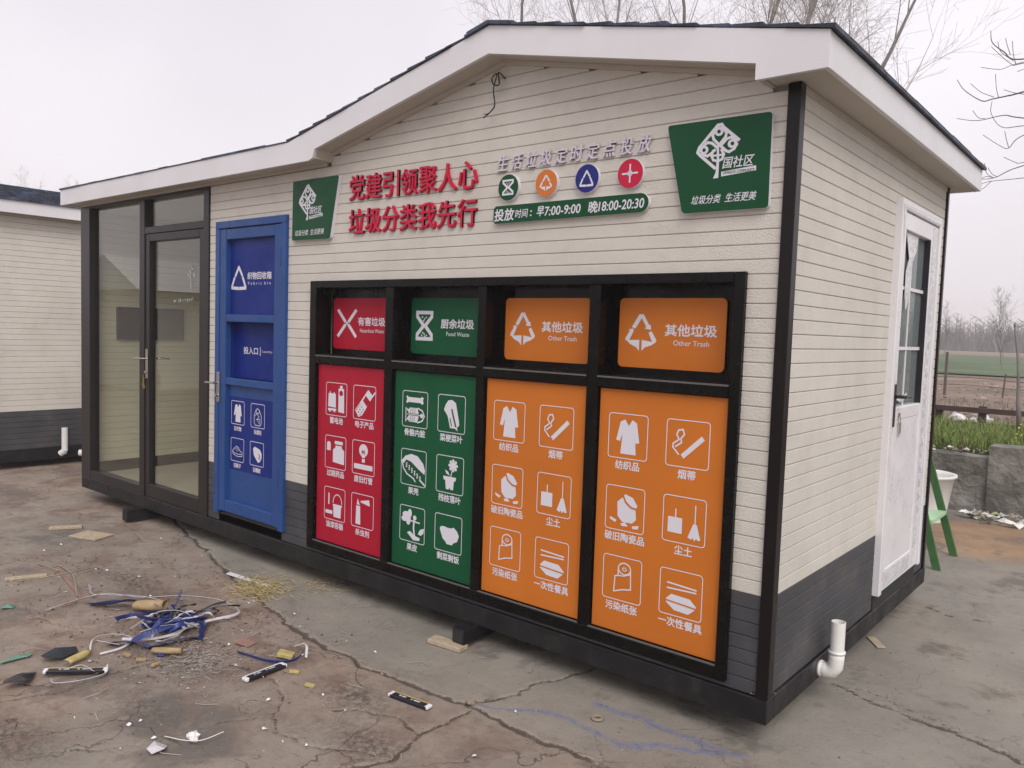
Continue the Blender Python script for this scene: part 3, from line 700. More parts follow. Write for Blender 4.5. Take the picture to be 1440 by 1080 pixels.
# ------------------------------------------------------------------ icon drawing
_sk = [0]
def stroke(mb, pts, w, f0):
    for a, b in zip(pts[:-1], pts[1:]):
        _sk[0] = (_sk[0]+1) % 23; dd = .000022*_sk[0]
        f = lambda u, v: (lambda q: (q[0], q[1]-dd, q[2]))(f0(u, v))
        dx, dy = b[0]-a[0], b[1]-a[1]; L = math.hypot(dx, dy)+1e-9; nx_, ny_ = -dy/L*w/2, dx/L*w/2; ex, ey = dx/L*w*.3, dy/L*w*.3
        mb.add([f(a[0]+nx_-ex, a[1]+ny_-ey), f(b[0]+nx_+ex, b[1]+ny_+ey), f(b[0]-nx_+ex, b[1]-ny_+ey), f(a[0]-nx_-ex, a[1]-ny_-ey)], [(0, 1, 2, 3)])
def draw(mb, items, x0, zt, w, h, y):
    "items in unit box coordinates, v downwards; d* items take the second material"
    lay = 0
    for it in items:
        kd = it[0]; dark = kd[0] == 'd'; mb.mi = 1 if dark else 0; kd = kd[-1]
        lay += 1; yy = y-(.0006+.00003*lay)-(.0012 if dark else 0)
        f = lambda u, v: (x0+u*w, yy, zt-v*h)
        if kd == 'p': mb.add([f(*q) for q in it[1]], [tuple(range(len(it[1])))])
        elif kd == 's': stroke(mb, it[1], it[2], f)
        elif kd == 'c':
            _, cx, cy, rx, ry = it; n_ = 18; mb.add([f(cx+rx*math.cos(6.2832*i/n_), cy+ry*math.sin(6.2832*i/n_)) for i in range(n_)], [tuple(range(n_))])
        elif kd == 'o':
            _, cx, cy, rx, ry, wd = it; stroke(mb, [(cx+rx*math.cos(6.2832*i/20), cy+ry*math.sin(6.2832*i/20)) for i in range(21)], wd, f)
    mb.mi = 0
BR = [(.06, 0), (.94, 0), (.98, .02), (1, .06), (1, .94), (.98, .98), (.94, 1), (.06, 1), (.02, .98), (0, .94), (0, .06), (.02, .02), (.06, 0)]
def rc(a, b, c_, d): return [(a, b), (c_, b), (c_, d), (a, d)]
ICON = dict(
 battery=[('p', [(.12,.33),(.17,.33),(.18,.27),(.22,.27),(.22,.33),(.36,.33),(.37,.29),(.41,.29),(.42,.33),(.47,.34),(.48,.76),(.10,.74)]), ('p', rc(.10,.79,.50,.86)), ('p', rc(.15,.86,.22,.90)), ('p', rc(.38,.86,.45,.90)),
          ('p', [(.60,.16),(.86,.16),(.88,.90),(.60,.88)]), ('p', rc(.67,.07,.79,.16)), ('dc', .73,.30,.09,.08), ('p', [(.73,.24),(.78,.30),(.73,.36),(.68,.30)])],
 phone=[('p', [(.66,.10),(.88,.28),(.40,.88),(.24,.94),(.08,.74)]), ('s', [(.84,.30),(.97,.17)], .05), ('dp', [(.56,.28),(.76,.44),(.62,.60),(.44,.44)]), ('p', [(.57,.34),(.70,.44),(.62,.54),(.50,.43)])]+[('dc', .30+.08*i-.07*j, .56+.07*i+.08*j, .022, .022) for i in range(3) for j in range(3)],
 medicine=[('p', [(.08,.24),(.12,.19),(.22,.19),(.26,.24),(.26,.46),(.08,.46)]), ('p', rc(.46,.14,.84,.24)), ('p', [(.50,.28),(.80,.28),(.80,.34),(.92,.42),(.92,.84),(.38,.80),(.38,.42),(.50,.34)])],
 lamp=[('c', .5,.28,.20,.19), ('p', [(.40,.42),(.60,.42),(.56,.50),(.44,.50)]), ('p', rc(.44,.53,.57,.64)), ('p', [(.08,.70),(.92,.70),(.92,.85),(.08,.85)]), ('ds', [(.44,.38),(.46,.28),(.5,.34),(.54,.28),(.56,.38)], .03)],
 paint=[('s', [(.22,.20),(.22,.52)], .06), ('p', rc(.06,.72,.40,.83)), ('p', [(.42,.50),(.86,.50),(.86,.55),(.82,.56),(.80,.90),(.46,.90),(.44,.56),(.42,.55)])]+[('s', [(.64+.21*math.cos(t), .46-.27*math.sin(t)) for t in np.linspace(0, 3.14, 12)], .03)],
 spray=[('p', [(.22,.36),(.40,.36),(.42,.92),(.20,.92)]), ('p', [(.24,.33),(.26,.24),(.29,.14),(.33,.24),(.39,.33)]), ('p', [(.42,.20),(.80,.12),(.84,.30),(.74,.29),(.42,.24)])],
 bones=[('p', [(.18,.22),(.14,.17),(.18,.13),(.24,.17),(.72,.17),(.78,.13),(.84,.17),(.81,.23),(.84,.31),(.78,.35),(.72,.31),(.24,.31),(.18,.35),(.14,.31)]),
        ('p', [(.12,.46),(.24,.52),(.30,.46),(.60,.46),(.66,.62),(.26,.62)]), ('p', [(.26,.68),(.66,.68),(.60,.86),(.28,.86),(.22,.80),(.12,.86)]), ('s', [(.14,.48),(.14,.86)], .03), ('s', [(.2,.65),(.84,.65)], .02), ('s', [(.62,.46),(.80,.52),(.88,.66),(.80,.80),(.62,.86)], .04), ('c', .77,.66,.06,.06)]+[('ds', [(x, .47), (x-.02, .60)], .015) for x in (.36,.44,.52)]+[('ds', [(x, .70), (x-.02, .84)], .015) for x in (.34,.42,.50)],
 cabbage=[('p', [(.28,.26),(.38,.14),(.52,.12),(.66,.20),(.70,.36),(.78,.66),(.80,.78),(.72,.84),(.74,.94),(.64,.88),(.46,.88),(.42,.74),(.36,.56),(.22,.40)]), ('ds', [(.52,.38),(.60,.62),(.68,.82)], .05), ('ds', [(.46,.62),(.52,.82)], .03)],
 nuts=[('p', [(.02,.34),(.16,.20),(.40,.12),(.66,.16),(.88,.34),(.96,.52),(.94,.64),(.70,.52),(.40,.34),(.20,.30),(.10,.42)]), ('s', [(.02,.34),(.10,.56),(.24,.70),(.50,.80),(.58,.88)], .04), ('s', [(.78,.82),(.96,.94)], .05)]+[('c', .22+.11*i, .40+.065*i+.05*j, .03, .022) for i in range(6) for j in range(3)],
 pot=[('c', .62,.24,.10,.10)]+[('c', .62+.13*math.cos(t), .24+.13*math.sin(t), .045, .045) for t in np.linspace(0, 5.5, 8)]+[('s', [(.60,.34),(.54,.56)], .03), ('p', [(.50,.52),(.38,.48),(.32,.38),(.44,.42)]), ('p', [(.26,.55),(.74,.55),(.72,.65),(.66,.66),(.64,.90),(.53,.90),(.51,.84),(.47,.90),(.37,.90),(.34,.66),(.28,.65)])],
 fruit=[('c', .28,.26,.18,.10), ('c', .34,.36,.10,.18), ('c', .18,.38,.12,.08), ('c', .40,.20,.08,.12), ('c', .60,.30,.07,.07), ('s', [(.58,.34),(.56,.60),(.60,.80)], .06), ('s', [(.44,.40),(.80,.42)], .04), ('p', [(.30,.76),(.42,.70),(.60,.80),(.82,.84),(.80,.92),(.56,.94)]), ('p', [(.74,.74),(.82,.60),(.98,.54),(.96,.68),(.86,.76)])],
 bowl=[('p', [(.22,.34),(.34,.32),(.44,.34),(.60,.34),(.70,.30),(.82,.38),(.90,.50),(.84,.66),(.68,.74),(.66,.79),(.44,.79),(.42,.74),(.30,.66),(.22,.50),(.18,.40)])],
 coat=[('p', [(.42,.12),(.52,.26),(.60,.12),(.72,.18),(.80,.62),(.70,.64),(.68,.44),(.72,.90),(.32,.90),(.36,.44),(.30,.62),(.20,.60),(.30,.18)]), ('dp', [(.44,.10),(.60,.10),(.52,.25)])],
 smoke=[('p', [(.82,.30),(.89,.38),(.42,.82),(.35,.74)]), ('s', [(.30,.74),(.16,.60),(.16,.52),(.30,.42),(.24,.32),(.28,.22),(.38,.20),(.42,.30),(.34,.40),(.36,.48),(.22,.58)], .035)],
 jar=[('p', [(.30,.36),(.44,.24),(.50,.16),(.70,.22),(.82,.38),(.78,.48),(.80,.70),(.70,.80),(.44,.80),(.32,.68)]), ('ds', [(.46,.22),(.52,.34),(.66,.44),(.78,.46)], .04), ('p', [(.12,.72),(.30,.78),(.26,.84),(.12,.78)]), ('p', [(.40,.84),(.52,.80),(.60,.88),(.44,.90)]), ('p', [(.70,.86),(.88,.82),(.86,.90),(.72,.92)])],
 broom=[('p', [(.12,.46),(.46,.46),(.46,.80),(.12,.80)]), ('s', [(.30,.28),(.30,.46)], .03), ('s', [(.76,.14),(.76,.58)], .025), ('p', [(.72,.54),(.80,.54),(.90,.86),(.84,.88),(.80,.84),(.76,.90),(.72,.84),(.68,.88),(.60,.84)])],
 roll=[('o', .56,.26,.16,.13, .03), ('o', .56,.27,.05,.035, .02), ('s', [(.40,.28),(.40,.44),(.32,.46),(.30,.82),(.52,.74),(.74,.70),(.72,.28)], .03), ('s', [(.40,.44),(.56,.42),(.70,.36)], .025)],
 takeaway=[('s', [(.18,.30),(.86,.34)], .035), ('s', [(.18,.42),(.86,.40)], .035), ('p', [(.16,.66),(.28,.54),(.72,.56),(.88,.70),(.88,.74),(.70,.90),(.36,.88),(.16,.74)]), ('ds', [(.14,.69),(.90,.74)], .03)],
 bottle=[('o', .5,.30,.12,.10, .03), ('s', [(.38,.26),(.24,.48),(.24,.80),(.32,.90),(.68,.90),(.76,.80),(.76,.48),(.62,.26)], .03), ('s', [(.30,.52),(.44,.40),(.60,.52),(.46,.64),(.60,.80)], .025), ('s', [(.4,.66),(.66,.62),(.66,.84)], .025)],
 shoe=[('s', [(.12,.58),(.30,.66),(.56,.68),(.88,.66),(.86,.74),(.60,.78),(.34,.76),(.14,.68),(.12,.58),(.30,.42),(.44,.34),(.60,.40),(.70,.52),(.88,.58),(.88,.66)], .025), ('s', [(.34,.44),(.52,.56)], .02), ('s', [(.46,.40),(.64,.52)], .02)],
 hat=[('p', [(.22,.30),(.34,.20),(.54,.24),(.74,.30),(.86,.46),(.84,.66),(.74,.80),(.60,.86),(.44,.72),(.28,.56)]), ('ds', [(.64,.50),(.74,.56),(.64,.66),(.76,.70)], .03)])
EMB = dict(
 hazard=[('s', [(.07,.03),(.40,.42)], .12), ('s', [(.93,.03),(.60,.42)], .12), ('s', [(.07,.97),(.40,.58)], .12), ('s', [(.93,.97),(.60,.58)], .12), ('s', [(.38,.40),(.62,.60)], .05), ('s', [(.62,.40),(.38,.60)], .05)],
 hourglass=[('s', [(.06,.06),(.94,.06)], .12), ('s', [(.06,.94),(.94,.94)], .12), ('s', [(.10,.06),(.10,.20),(.46,.50),(.10,.80),(.10,.94)], .14), ('s', [(.90,.06),(.90,.20),(.54,.50),(.90,.80),(.90,.94)], .14)]+[('c', .5+a, .24+b, .04, .03) for a, b in ((-.12,-.03),(.1,-.02),(0,.03),(-.04,.1))]+[('c', .5+a, .80+b, .04, .03) for a, b in ((-.14,.03),(.12,.03),(0,-.02),(.02,.06),(-.08,-.06))],
 other=[('p', [(.44,0),(.52,.02),(.52,.10),(.32,.40),(.20,.36)]), ('p', [(.56,0),(.50,.02),(.50,.10),(.66,.34),(.62,.40),(.82,.42),(.80,.28),(.76,.30)]), ('p', [(.10,.42),(.26,.40),(.26,.48),(.12,.74),(0,.72),(.02,.64),(.14,.46)]), ('p', [(.74,.50),(.84,.46),(1,.70),(.96,.78),(.86,.74)]), ('p', [(.04,.72),(.46,.70),(.46,1),(.36,.90),(.16,.82)]), ('p', [(.96,.76),(.54,.70),(.54,1),(.64,.90),(.84,.84)])],
 triangle=[('s', [(.28,.42),(.50,.06)], .11), ('s', [(.50,.06),(.72,.40)], .11), ('s', [(.22,.50),(.05,.86)], .11), ('s', [(.05,.90),(.46,.93)], .13), ('s', [(.76,.48),(.95,.88)], .11), ('s', [(.56,.93),(.95,.92)], .13)],
 cross=[('s', [(.5,0),(.5,.40)], .10), ('s', [(.5,.60),(.5,1)], .10), ('s', [(0,.5),(.40,.5)], .10), ('s', [(.60,.5),(1,.5)], .10), ('s', [(.38,.38),(.62,.62)], .05), ('s', [(.62,.38),(.38,.62)], .05)])
def icon(parent, key, x0, zt, sz, y, ground_mat, lw=.020):
    mb = MB(); draw(mb, [('s', BR, lw)]+ICON[key], x0, zt, sz, sz, y); return mb.build('icon', [PRNW, ground_mat], parent)
def caption(parent, body, cx, z0, z1, y, w, name='caption', m=PRNW, bold=.025):
    mb = MB(); text(mb, body, cx-w/2, cx+w/2, z0, z1, y, bold=bold); return mb.build(name, m, parent)

for ky, cx, zt, cap in (('coat', -3.839, .955, '旧衣物'), ('bottle', -3.600, .955, '玩偶包'), ('shoe', -3.840, .700, '旧鞋子'), ('hat', -3.606, .700, '旧帽被')):
    icon(bd, ky, cx, zt, .158, .0222, BLUEP, .024); caption(bd, cap, cx+.08, zt-.203, zt-.172, .0215, .085)
mb = MB(); draw(mb, EMB['triangle'], -3.868, 1.872, .185, .165, .0295); mb.build('emblem', [PRNW, BLUEP], bd)
caption(bd, '织物回收箱', -3.533, 1.778, 1.825, .029, .275, 'lettering'); caption(bd, 'F a b r i c  b i n', -3.533, 1.742, 1.762, .029, .26, 'lettering', bold=0)
caption(bd, '投入口', -3.695, 1.278, 1.325, .074, .17, 'lettering'); caption(bd, 'Laundry', -3.498, 1.290, 1.310, .074, .115, 'lettering', bold=0)
mb = MB(); draw(mb, [('s', [(.5, 0), (.5, .9)], .16), ('p', [(.2, .7), (.5, 1), (.5, .88)])], -3.60, 1.328, .04, .06, .0745); mb.build('arrow', [PRNW, BLUEP], bd)

# ------------------------------------------------------------------ bin cabinet
cab = tag(empty('bin_cabinet'), 'black steel cabinet of four waste bins, red, green and two orange, under the slogans', 'bin cabinet')
YF = -.012
def bar(name, m, *q, b=.003): 
    k = MB(); k.box(*q, b); return k.build(name, m, cab)
bar('frame_bar', BLACK, -2.927, -2.867, YF, .105, .124, 1.754)
bar('frame_bar', BLACK, -.217, -.172, YF, .105, .124, 1.754)
bar('frame_bar', BLACK, -2.8665, -.2175, YF, .105, 1.712, 1.754)
bar('frame_bar', BLACK, -2.8665, -.2175, YF, .105, .124, .178)
for a, b_ in ((-2.246, -2.182), (-1.558, -1.505), (-.892, -.834)): bar('divider', BLACK, a, b_, YF+.002, .105, .1785, 1.7115)
for a, b_ in ((-2.8665, -2.2465), (-2.1815, -1.5585), (-1.5045, -.8925), (-.8335, -.2175)):
    bar('ledge', BLACK, a, b_, YF+.003, .105, 1.262, 1.318)
    k = MB(); k.box(a, b_, YF-.002, YF+.0025, 1.305, 1.3125); k.build('ledge_highlight', LITEDGE, cab)  # pale strip painted as light caught along the ledge's top edge
    k = MB(); k.box(a, b_, YF+.0005, YF+.01, .1785, .184); k.build('sill_highlight', LITEDGE, cab)
bar('back_panel', BLACK, -2.86, -.22, .106, .112, .13, 1.75, b=0)
bins = [(-2.864, REDP, 'red', [('battery', '蓄电池'), ('phone', '电子产品'), ('medicine', '过期药品'), ('lamp', '废旧灯管'), ('paint', '油漆容器'), ('spray', '杀虫剂')], -2.830, 'hazard', '有害垃圾', 'Hazardous Waste'),
        (-2.177, GREENP, 'green', [('bones', '骨骼内脏'), ('cabbage', '菜梗菜叶'), ('nuts', '果壳'), ('pot', '残枝落叶'), ('fruit', '果皮'), ('bowl', '剩菜剩饭')], -2.143, 'hourglass', '厨余垃圾', 'Food Waste'),
        (-1.502, ORANP, 'orange', None, -1.462, 'other', '其他垃圾', 'Other Trash'),
        (-.831, ORANP, 'orange', None, -.796, 'other', '其他垃圾', 'Other Trash')]
OI = [('coat', '纺织品'), ('smoke', '烟蒂'), ('jar', '破旧陶瓷品'), ('broom', '尘土'), ('roll', '污染纸张'), ('takeaway', '一次性餐具')]
for i, (px, m, cn, ic, cx, em, zh, en) in enumerate(bins):
    w = .607+(.008 if i < 2 else 0)
    k = MB(); k.box(px+.003, px+w, .012, .022, .185, 1.258, .002)
    pn = tag(k.build('bin_door', m, cab), ['crimson hazardous waste bin door', 'green food waste bin door', 'orange bin door beside the green one', 'orange bin door nearest the corner post'][i])
    for j, (ky, cap) in enumerate(ic or OI):
        r_, c_ = divmod(j, 2); x0 = px+.056+.285*c_+(.012 if i < 2 and c_ == 0 else 0)+(.002 if i == 0 and c_ == 0 else 0)+(.012 if i == 0 else 0)*(c_ == 0)-.004*(i==0)*(c_==1)
        zt = (1.152, .834, .523)[r_]
        icon(pn, ky, x0, zt, .194, .0118, m, .020)
        caption(pn, cap, x0+.099, zt-.243, zt-.205, .0112, .040*len(cap))
    # deposit flap with rounded corners
    cw = .508; zz0, zz1, rr = 1.353, 1.657, .022; pts = []
    for (qx, qz, t0) in ((cx+cw-rr, zz0+rr, -90), (cx+cw-rr, zz1-rr, 0), (cx+rr, zz1-rr, 90), (cx+rr, zz0+rr, 180)):
        pts += [(qx+rr*math.cos(R(t0+t)), qz+rr*math.sin(R(t0+t))) for t in (0, 22, 45, 67, 90)]
    k = MB(); k.prism(pts, 0, .007, F(.100)); fl = tag(k.build('deposit_flap', m, cab), ['red deposit flap', 'dark green deposit flap', 'orange flap beside the green bay', 'orange flap nearest the corner post'][i])
    wd = {'hazard': .19, 'hourglass': .14, 'other': .157}[em]
    mb = MB(); draw(mb, EMB[em], cx+.034, 1.588, wd, .162, .0928); mb.build('emblem', [PRNW, m], fl)
    caption(fl, zh, cx+.35, 1.496, 1.545, .0922, .238, 'lettering'); caption(fl, en, cx+.355, 1.456, 1.478, .0922, .165 if i else .21, 'lettering', bold=.006)

# ------------------------------------------------------------------ signs on the wall
YW = .012        # siding face
def rpoly(pts, rr):
    out = []; n_ = len(pts)
    for i in range(n_):
        p = Vector(pts[i]); a = (Vector(pts[i-1])-p).normalized(); b = (Vector(pts[(i+1) % n_])-p).normalized()
        for t in (0, .25, .5, .75, 1):
            s0, s1 = p+a*rr, p+b*rr; out.append(tuple(s0*(1-t)**2+p*2*t*(1-t)+s1*t*t))
    return out
def community_sign(pts, sx, ox, label, tagline):
    o = tag(empty('community_sign'), label, 'sign', 'green community signs')
    k = MB(); k.prism(rpoly(pts, .016), 0, .022, F(YW)); k.build('sign_edge', PRNW, o)
    k = MB(); k.prism(rpoly(pts, .016), 0, .002, F(YW-.0225)); k.build('sign_face', SIGNG, o)
    y = YW-.0250
    f = lambda a, b: (ox+(a*.000247+b*.000012)*sx, y, 2.357215-a*.000026*0-b*.00023)
    def st(mb, pts_, w_): stroke(mb, pts_, w_, f)
    mb = MB()
    st(mb, [(850,430),(600,190),(565,135),(500,140),(180,480),(150,560),(200,620),(450,860)], 52)
    heart = [(500,450),(430,370),(410,300),(450,220),(530,190),(610,220),(645,290),(630,350),(560,430),(480,520)]
    st(mb, heart, 46); mb.add([f(520+75*math.cos(t), 250+75*math.sin(t)) for t in np.linspace(0, 6.28, 18)[:-1]], [tuple(range(17))])
    st(mb, [(570,470),(650,390),(720,370),(790,420),(815,500),(770,570),(690,610),(640,590),(540,490)], 46); mb.add([f(735+72*math.cos(t), 480+72*math.sin(t)) for t in np.linspace(0, 6.28, 18)[:-1]], [tuple(range(17))])
    st(mb, [(480,510),(400,430),(330,410),(240,460),(210,540),(250,610),(320,640),(390,600),(450,550)], 46); mb.add([f(265+72*math.cos(t), 530+72*math.sin(t)) for t in np.linspace(0, 6.28, 18)[:-1]], [tuple(range(17))])
    st(mb, [(420,560),(390,640),(420,720),(500,745),(570,720),(600,640),(560,560)], 42); st(mb, [(400,645),(600,645)], 34); st(mb, [(500,530),(500,745)], 40)
    mb.add([f(475,740),(f(520,740)),f(515,860),f(505,1030),f(415,1030),f(460,930)], [tuple(range(6))])
    mb.v = [(a, b-.000004*(i % 7)*0, c_) for i, (a, b, c_) in enumerate(mb.v)]
    mb.build('tree_emblem', PRNW, o)
    mb = MB()
    for cx_, cy_ in ((520,250),(745,478),(262,530)):
        y2 = y-.0012; mb.add([(f(cx_+30*math.cos(t), cy_+32*math.sin(t))[0], y2, f(cx_, cy_+32*math.sin(t))[2]) for t in np.linspace(0, 6.28, 12)[:-1]], [tuple(range(11))])
    mb.build('emblem_dot', SIGNG, o)
    mb = MB(); A_, B_ = f(590, 880), f(1095, 690); text(mb, '国社区', A_[0], B_[0], A_[2], B_[2], y, bold=.012, shear=.18); mb.build('lettering', PRNW, o)
    mb = MB(); mb.add([f(555,930), f(1130,885), f(1130,965), f(555,1010)], [(0,1,2,3)]); mb.build('name_plate', PRNW, o)
    mb = MB(); A_, B_ = f(585, 975), f(1110, 925); text(mb, 'LIANGUO COMMUNITY', A_[0], B_[0], A_[2], B_[2], y-.0008, bold=.01); mb.build('lettering', SIGNG, o)
    tl = tagline; mb = MB(); text(mb, '垃圾分类', tl[0], tl[0]+(tl[1]-tl[0])*.46, tl[2], tl[3], y, bold=.01, shear=.25); mb.build('lettering', PRNW, o); mb = MB(); text(mb, '生活更美', tl[0]+(tl[1]-tl[0])*.54, tl[1], tl[2], tl[3], y, bold=.01, shear=.25); mb.build('lettering', PRNW, o)
community_sign([(-.538,2.352),(-.455,1.992),(-.096,1.991),(-.099,2.347)], 1, -.441, 'green tapered community sign with white tree emblem beside the corner post', (-.414,-.145,2.024,2.058))
community_sign([(-3.114,2.362),(-3.118,2.004),(-2.745,2.001),(-2.669,2.360)], .93, -3.085, 'green tapered community sign with white tree emblem above the blue door', (-3.085,-2.80,2.030,2.064))
def characters(root, s, x0, x1, z0, z1, m, ext, bold, shear=0, gap=.93, drop=0):
    n_ = len(s); p_ = (x1-x0)/n_
    for i, ch in enumerate(s):
        mb = MB(); a = x0+i*p_; dz = drop*i/n_; text(mb, ch, a+p_*(1-gap)/2, a+p_*(1+gap)/2, z0-dz, z1-dz, YW-.003, bold=bold, ext=ext, shear=shear); mb.build('character', m, root)
sg = tag(empty('slogan_lettering'), 'upper row of bold red raised characters on the cream wall', 'lettering'); characters(sg, '党建引领聚人心', -2.590, -1.588, 2.208, 2.345, LETR, .014, .012, gap=.90, drop=.014)
sg = tag(empty('slogan_lettering'), 'lower row of bold red raised characters on the cream wall', 'lettering'); characters(sg, '垃圾分类我先行', -2.590, -1.588, 2.020, 2.156, LETR, .014, .012, gap=.90, drop=.012)
sg = tag(empty('notice_lettering'), 'row of small pale raised characters above the four round discs', 'lettering'); characters(sg, '生活垃圾定时定点投放', -1.475, -.608, 2.262, 2.332, LETW, .011, .012, .18, gap=.70)
for x, m, em, lb in ((-1.385, SIGNG, 'hourglass', 'green round disc with white hourglass emblem'), (-1.157, ORD, 'other', 'orange round disc with white arrow triangle'), (-.931, BLD, 'triangle', 'blue round disc with white open triangle'), (-.709, LETR, 'cross', 'red round disc with white four armed cross')):
    o = tag(empty('category_disc'), lb, 'disc', 'round waste category discs'); circ = [(x+.0615*math.cos(6.2832*i/32), 2.178+.0615*math.sin(6.2832*i/32)) for i in range(32)]
    k = MB(); k.prism(circ, 0, .020, F(YW)); k.build('disc_edge', PRNW, o); k = MB(); k.prism(circ, 0, .002, F(YW-.0205)); k.build('disc_face', m, o)
    mb = MB(); draw(mb, EMB[em], x-.037, 2.178+.037, .074, .074, YW-.0228); mb.build('emblem', [PRNW, m], o)
o = tag(empty('opening_hours_sign'), 'long green bar with white opening hours text below the discs', 'sign')
hb = [(-1.462, 2.010), (-1.474, 2.022), (-1.474, 2.082), (-1.460, 2.094)]+[(-.655+.040*math.cos(t), 2.052+.040*math.sin(t)) for t in np.linspace(1.57, -1.57, 9)]
hb = [(a, b) for a, b in hb]
k = MB(); k.prism(hb, 0, .018, F(YW)); k.build('sign_edge', PRNW, o); k = MB(); k.prism(hb, 0, .002, F(YW-.0185)); k.build('sign_face', SIGNG, o)
yb = YW-.0210
for tx, a, b_, c_, d_, bo in (('投放', -1.465, -1.345, 2.022, 2.078, .022), ('时间', -1.335, -1.262, 2.030, 2.070, .01), (':', -1.246, -1.237, 2.034, 2.060, .02), ('早', -1.205, -1.165, 2.030, 2.074, .02), ('7:00-9:00', -1.160, -.960, 2.030, 2.070, .02), ('晚', -.915, -.868, 2.026, 2.076, .02), ('18:00-20:30', -.862, -.636, 2.030, 2.070, .02)):
    mb = MB(); text(mb, tx, a, b_, c_, d_, yb, bold=bo, shear=.12); mb.build('lettering', PRNW, o)
k = MB(); k.tube([tuple(q) for q in smooth([Vector(q) for q in [(-1.44, .01, 2.70), (-1.46, -.02, 2.725), (-1.445, -.03, 2.665), (-1.475, -.035, 2.668), (-1.492, -.03, 2.70), (-1.47, -.02, 2.722), (-1.488, -.02, 2.66), (-1.485, -.02, 2.62), (-1.470, -.03, 2.585), (-1.475, -.03, 2.56), (-1.51, -.03, 2.535), (-1.54, -.03, 2.522)]], 5)], .0035, 5)
k.tube([(-1.50, -.03, 2.54), (-1.52, -.03, 2.536), (-1.535, -.035, 2.538)], .0022, 4)
tag(k.build('loose_cable', BLKP), 'loose dark cable curling out of the wall under the gable peak', 'cable')

# ------------------------------------------------------------------ neighbour cabin
NX, NZ = -8.0, .035
nb = tag(empty('neighbouring_cabin'), 'cream cabin with blue grey shingled roof, partly hidden at left', 'cabin', 'prefabricated cream cabins')
NF = -.14
k = MB(); k.box(-8.05, -8.03, NF+.052, 2.32, .1, 2.48); w1 = k.build('side_wall', GROUTD, nb)
siding(w1, S(-8.028), NF+.052, 2.318, NZ+.063, lambda u: 2.47, [])
k = MB(); k.box(-14.2, -8.052, NF+.03, NF+.06, .1, 2.48); k.prism([(-10.74, 2.481), (-8.12, 2.481), (-8.12, 2.54), (-9.43, 2.82), (-10.74, 2.54)], 0, -.03, F(NF+.03)); w2 = k.build('front_wall', CREAM, nb)
k = MB(); k.box(-14.2, -8.052, 2.25, 2.318, .1, 2.48); k.box(-14.2, -14.15, NF+.062, 2.249, .1, 2.48); k.build('rear_wall', CREAM, nb)
k = MB(); k.box(-8.0475, -7.998, NF-.002, NF+.050, NZ+.064, 2.478, .003); k.build('corner_post', BROWN, nb)
k = MB(); k.box(-8.0475, -7.999, 2.32, 2.36, NZ+.064, 2.478, .003); k.build('corner_post', BROWN, nb)
k = MB(); k.box(-8.08, -8.0, NF+.0805, 2.38, -.03, NZ+.0635, .004); k.build('base_beam', BASEM, nb)
k = MB(); k.box(-14.2, -8.0, NF, NF+.08, -.03, NZ+.0635, .004); k.build('base_beam', BASEM, nb)
roof_parts(nb, NX, NZ+.028, NF-.13, 2.5)
k = MB(); k.tube([(-7.965, .54, .30), (-7.965, .54, .05)], .03, 12); k.tube([(-7.965, .54, .05), (-8.0, .51, .02)], .033, 12); k.build('drain_pipe', PVCP, nb)
k = MB(); k.tube([(-7.94, .68, .02), (-7.90, .72, .02)], .035, 12); k.build('drain_stub', PVCP, nb)
# far cabin, seen only mirrored in the glass
fc_ = tag(empty('far_cabin'), 'white roofed cabin across the yard, mirrored in the glass door', 'cabin')
k = MB(); k.box(-19, -16.2, -8, -5.3, -.1, 2.1); k.build('wall', CREAM, fc_)
k = MB(); k.prism([(-19.3, 2.1), (-15.9, 2.1), (-17.6, 2.9)], -8.3, -5.0, lambda u, w, d: (u, d, w)); k.build('roof', WHITEP, fc_)

# ------------------------------------------------------------------ back right: ladder, tub, wall, fence
lad = tag(empty('step_ladder'), 'green painted wooden step ladder leaning open behind the cabin corner', 'ladder')
def beam(mb, a, b, w, t, side):
    a, b = Vector(a), Vector(b); d = (b-a).normalized(); s_ = Vector(side); s_ = (s_-d*s_.dot(d)).normalized(); u_ = d.cross(s_)
    vs = []
    for p in (a, b):
        for i, j in ((1, 1), (-1, 1), (-1, -1), (1, -1)): vs.append(tuple(p+s_*w/2*i+u_*t/2*j))
    mb.add(vs, [(3,2,1,0),(4,5,6,7)]+[(i, (i+1) % 4, 4+(i+1) % 4, 4+i) for i in range(4)])
for y, x in ((3.26, -.075), (3.76, -.062)):
    k = MB(); beam(k, (x, y, -.1), (x-.42, y+(.10 if y < 3.5 else -.06), 1.35), .05, .028, (1, 0, 0)); k.build('rail', GREENL, lad)
for i in (0, 2, 3):
    z = .22+i*.3; x = -.085-(z+.1)*.29
    k = MB(); k.box(x-.05, x+.05, 3.29, 3.73, z, z+.025); k.build('tread', MINT, lad)
for y in (3.30, 3.72):
    k = MB(); beam(k, (-1.05, y, -.1), (-.58, y, 1.35), .045, .028, (1, 0, 0)); k.build('rear_rail', GREENL, lad)
k = MB(); k.box(-.62, -.46, 3.30, 3.74, 1.35, 1.375); k.build('top_board', GREENL, lad)
k = MB(); nn = 32; prof = [(.205, -.1), (.225, .05), (.262, .30), (.285, .31), (.285, .33), (.262, .33), (.250, .30), (.20, -.06)]
k.add([(-.585+r_*math.cos(6.2832*i/nn), 5.0+r_*math.sin(6.2832*i/nn), z) for r_, z in prof for i in range(nn)], [(a*nn+i, a*nn+(i+1) % nn, (a+1)*nn+(i+1) % nn, (a+1)*nn+i) for a in range(len(prof)-1) for i in range(nn)]+[tuple(range(7*nn, 8*nn))])
tag(k.build('plastic_tub', TUBM, None, True), 'round white plastic tub standing behind the green ladder', 'tub')
